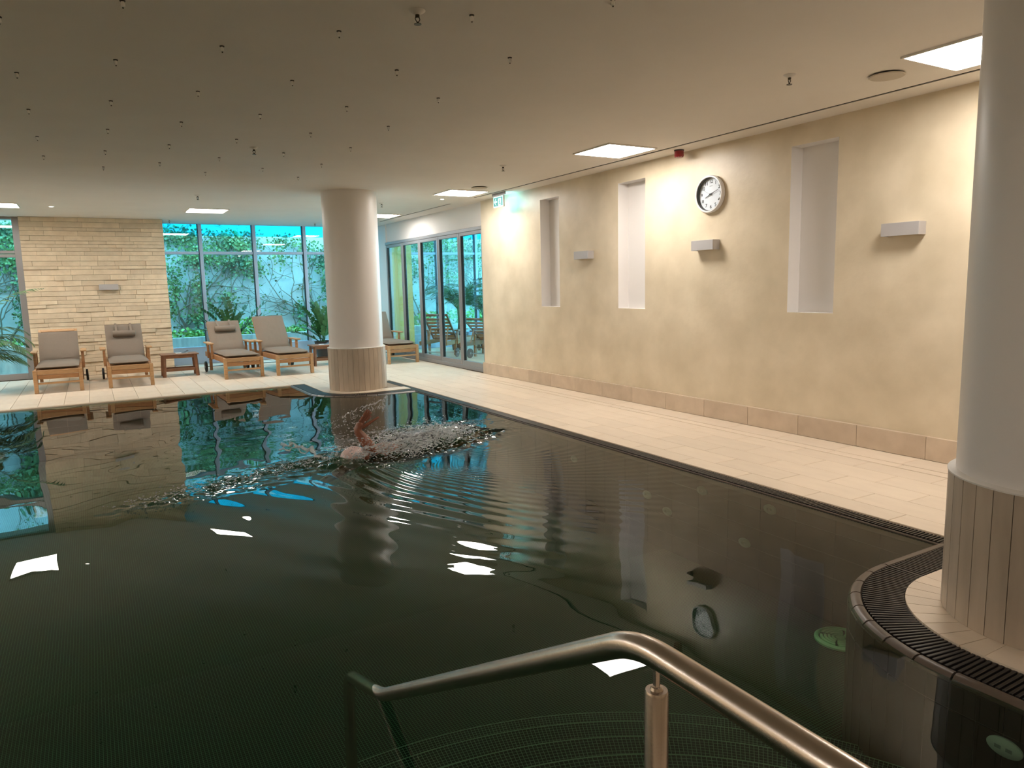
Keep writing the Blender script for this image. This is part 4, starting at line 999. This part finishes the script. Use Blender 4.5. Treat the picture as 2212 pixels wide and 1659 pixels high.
def swimmer():
    ax = Vector((-.9, -.43, 0)).normalized(); O = Vector((2.30, 6.30, -.03))
    t = root('person', O, label='swimmer doing front crawl with one arm raised from the splash', cat='person')
    sd = Vector((ax.y, -ax.x, 0))                                # towards the far side
    def B(f, s, z): p = ax*f+sd*s; return (p.x, p.y, z)
    near = -1
    V = [B(-.62, 0, -.10), B(-.36, 0, -.055), B(-.10, 0, -.02), B(.10, 0, -.01), B(.24, 0, -.005), B(.36, 0, .02), B(.47, 0, .035)]
    R = [(.15, .11), (.135, .10), (.17, .125), (.14, .10), .062, .085, .082]; E = [(0, 1), (1, 2), (2, 3), (3, 4), (4, 5), (5, 6)]
    def w_(x, y, z): return (x-O.x, y-O.y, z)
    # raised near arm: shoulder, elbow at the surface, forearm, wrist, palm
    n0 = len(V); V += [w_(2.20, 6.16, -.01), w_(2.13, 6.14, .0), w_(2.05, 6.16, .125), w_(1.972, 6.19, .25), w_(2.015, 6.19, .32)]; R += [.070, .058, .056, .040, (.050, .027)]
    E += [(3, n0), (n0, n0+1), (n0+1, n0+2), (n0+2, n0+3), (n0+3, n0+4)]
    n1 = len(V); V += [B(.12, .2, -.06), B(.32, .26, -.14), B(.58, .25, -.2), B(.72, .24, -.22)]; R += [.065, .05, .038, (.04, .02)]; E += [(3, n1), (n1, n1+1), (n1+1, n1+2), (n1+2, n1+3)]
    for s in (-1, 1):
        n2 = len(V); V += [B(-.72, s*.09, -.13), B(-1.10, s*.11, -.17-.05*s), B(-1.48, s*.10, -.20+.06*s), B(-1.70, s*.09, -.22+.08*s)]; R += [.085, .062, .042, .03]; E += [(0, n2), (n2, n2+1), (n2+1, n2+2), (n2+2, n2+3)]
    body = skin_mesh(V, E, R)
    palm_c = Vector(V[n0+4]); wr = Vector(V[n0+3])
    d0 = (palm_c-wr).normalized(); 
    for k, (off, l, sp) in enumerate(((-.028, .082, -.16), (-.009, .092, -.04), (.010, .086, .08), (.028, .068, .22))):
        base = wr.lerp(palm_c, .8)+Vector((off*.6, off*.8, -off*.55)); q = (Vector((.70, 0, .72))+Vector((sp*.6, sp*.3, -sp*.6))).normalized(); m1 = base+q*(.035+l*.5)
        q2 = (q+Vector((.10, 0, .12))).normalized(); m2 = m1+q2*l*.45; m3 = m2+(q2+Vector((.12, 0, -.05))).normalized()*l*.35
        f = skin_mesh([tuple(base), tuple(m1), tuple(m2), tuple(m3)], [(0, 1), (1, 2), (2, 3)], [.013, .012, .011, .0085], 0, 1); body.add(f.v, f.f)
    b0 = wr.lerp(palm_c, .35)+Vector((.015, -.01, -.012)); f = skin_mesh([tuple(b0), tuple(b0+Vector((.07, -.01, .034))), tuple(b0+Vector((.125, -.012, .064))), tuple(b0+Vector((.178, -.01, .090)))], [(0, 1), (1, 2), (2, 3)], [.021, .016, .0125, .010], 0, 1); body.add(f.v, f.f)
    # face features on the lowered head
    hd = Vector(V[6]); 
    body.sphere(tuple(hd+Vector(ax)*.01+Vector((0, -.0, -.085))), .018, 8, 6)      # nose
    for s in (-1, 1): body.sphere(tuple(Vector(V[5])+sd*s*.082+Vector((0, 0, -.01))), .026, 8, 6, (1, .4, 1))   # ears
    put('body', body, 'skin', t)
    c = MB(); q = (Vector(V[5])+Vector(V[6]))/2+ax*.03; rot = Matrix.Translation(q) @ Matrix.Rotation(math.atan2(ax.y, ax.x), 4, 'Z'); c.sphere((0, 0, 0), 1, 20, 14, (.125, .094, .098)); c.v = [tuple(rot @ Vector(p)) for p in c.v]; put('swim_cap', c, 'cap', t)
    s_ = MB(); rot = Matrix.Rotation(math.atan2(ax.y, ax.x), 4, 'Z'); s_.sphere((-.32, 0, -.02), 1, 24, 16, (.42, .185, .140)); s_.v = [tuple(rot @ Vector(p)) for p in s_.v]; put('swimsuit', s_, 'swimsuit', t)
swimmer()
def splash():
    rng = random.Random(4); mb = MB(); 
    def drop(p, r, st=(1, 1, 1)): mb.sphere(p, r, 5, 4, st)
    def lerp(a, b, f): return tuple(a[i]+(b[i]-a[i])*f for i in range(3))
    for i in range(2200):                                          # spray around head, arm and back
        f = rng.random(); c = lerp((1.75, 6.0, 0), (3.0, 6.65, 0), f); r = rng.choice([.002, .0025, .003, .004, .006])
        h = abs(rng.gauss(0, .07))*(1.3-.4*f); drop((c[0]+rng.gauss(0, .12), c[1]+rng.gauss(0, .16), h), r, (rng.uniform(1, 3), 1, 1))
    for i in range(220):                                          # drops flung from the hand
        f = rng.random(); a = lerp((1.80, 6.2, .34), (2.28, 6.25, .44), f); drop((a[0]+rng.gauss(0, .05), a[1]+rng.gauss(0, .05), a[2]+rng.gauss(0, .03)-.06*(1-f)), rng.choice([.002, .003, .004, .006]))
    for i in range(240):
        drop((rng.gauss(1.9, .2), rng.gauss(6.2, .2), abs(rng.gauss(.1, .16))), rng.choice([.002, .003, .004]))
    for i in range(700):                                          # drops skimming over the wake
        f = rng.random()**1.3; c = lerp((1.7, 6.2, 0), (.1, 5.6, 0), f); drop((c[0]+rng.gauss(0, .1), c[1]+rng.gauss(0, .10), rng.random()*.025), rng.choice([.002, .003, .004]), (2, 1, 1))
    for i in range(2600):                                         # streaks of spray over the back and to the right
        f = rng.random(); c = lerp((2.2, 6.05, 0), (3.25, 6.7, 0), f); h = abs(rng.gauss(0, .05))*(1.2-.6*f)
        drop((c[0]+rng.gauss(0, .10), c[1]+rng.gauss(0, .17), h-.01), rng.choice([.0015, .002, .0025, .0035]), (rng.uniform(1.5, 6), rng.uniform(1, 2), rng.uniform(.8, 1.6)))
    # ropes and sheets of thrown water
    def rope(P, r, jit):
        Q = []; R = []; 
        for (a, b) in zip(P[:-1], P[1:]):
            for k in range(7): c = lerp(a, b, k/7); Q.append(tuple(v+rng.gauss(0, jit) for v in c)); R.append(r*rng.uniform(.4, 1.5))
        Q.append(P[-1]); R.append(r*.3); mb.tube(Q, R, 7)
    rope([(1.42, 6.75, .05), (1.50, 6.55, .09), (1.60, 6.35, .06), (1.66, 6.15, -.02)], .012, .012)
    rope([(1.40, 6.70, .02), (1.52, 6.5, .045), (1.62, 6.3, .04), (1.70, 6.1, -.02)], .008, .014)
    rope([(2.02, 6.2, .42), (2.12, 6.2, .43), (2.22, 6.22, .46), (2.30, 6.25, .49)], .006, .006)
    rope([(2.24, 6.22, .46), (2.25, 6.22, .40), (2.23, 6.22, .35)], .008, .006)
    rope([(1.86, 6.2, .36), (1.93, 6.2, .38), (2.0, 6.2, .42)], .005, .006)
    for k in range(46):                                           # spiky crown over shoulders and back
        f = rng.random(); c = lerp((1.80, 5.98, -.02), (2.95, 6.55, -.02), f); a = rng.uniform(-.9, .9); l = rng.uniform(.05, .15)
        rope([c, (c[0]+l*.5, c[1]+rng.gauss(0, .05), l*.45), (c[0]+l*1.25, c[1]+rng.gauss(0, .08), l*.75*rng.uniform(.4, 1))], rng.uniform(.004, .010), .006)
    for k in range(45):
        f = rng.random(); c = lerp((2.25, 6.0, -.02), (3.15, 6.55, -.02), f); c = (c[0], c[1]+rng.gauss(0, .16), c[2]); l = rng.uniform(.06, .2)
        rope([c, (c[0]+l*.6, c[1]+rng.gauss(.02, .03), .02+l*.15), (c[0]+l*1.2, c[1]+rng.gauss(.04, .04), .0)], rng.uniform(.002, .005), .004)
    tag(put('water_splash', mb, 'splash_water'), 'spray and thrown drops of water around the swimmer', 'splash', kind='stuff')
splash()
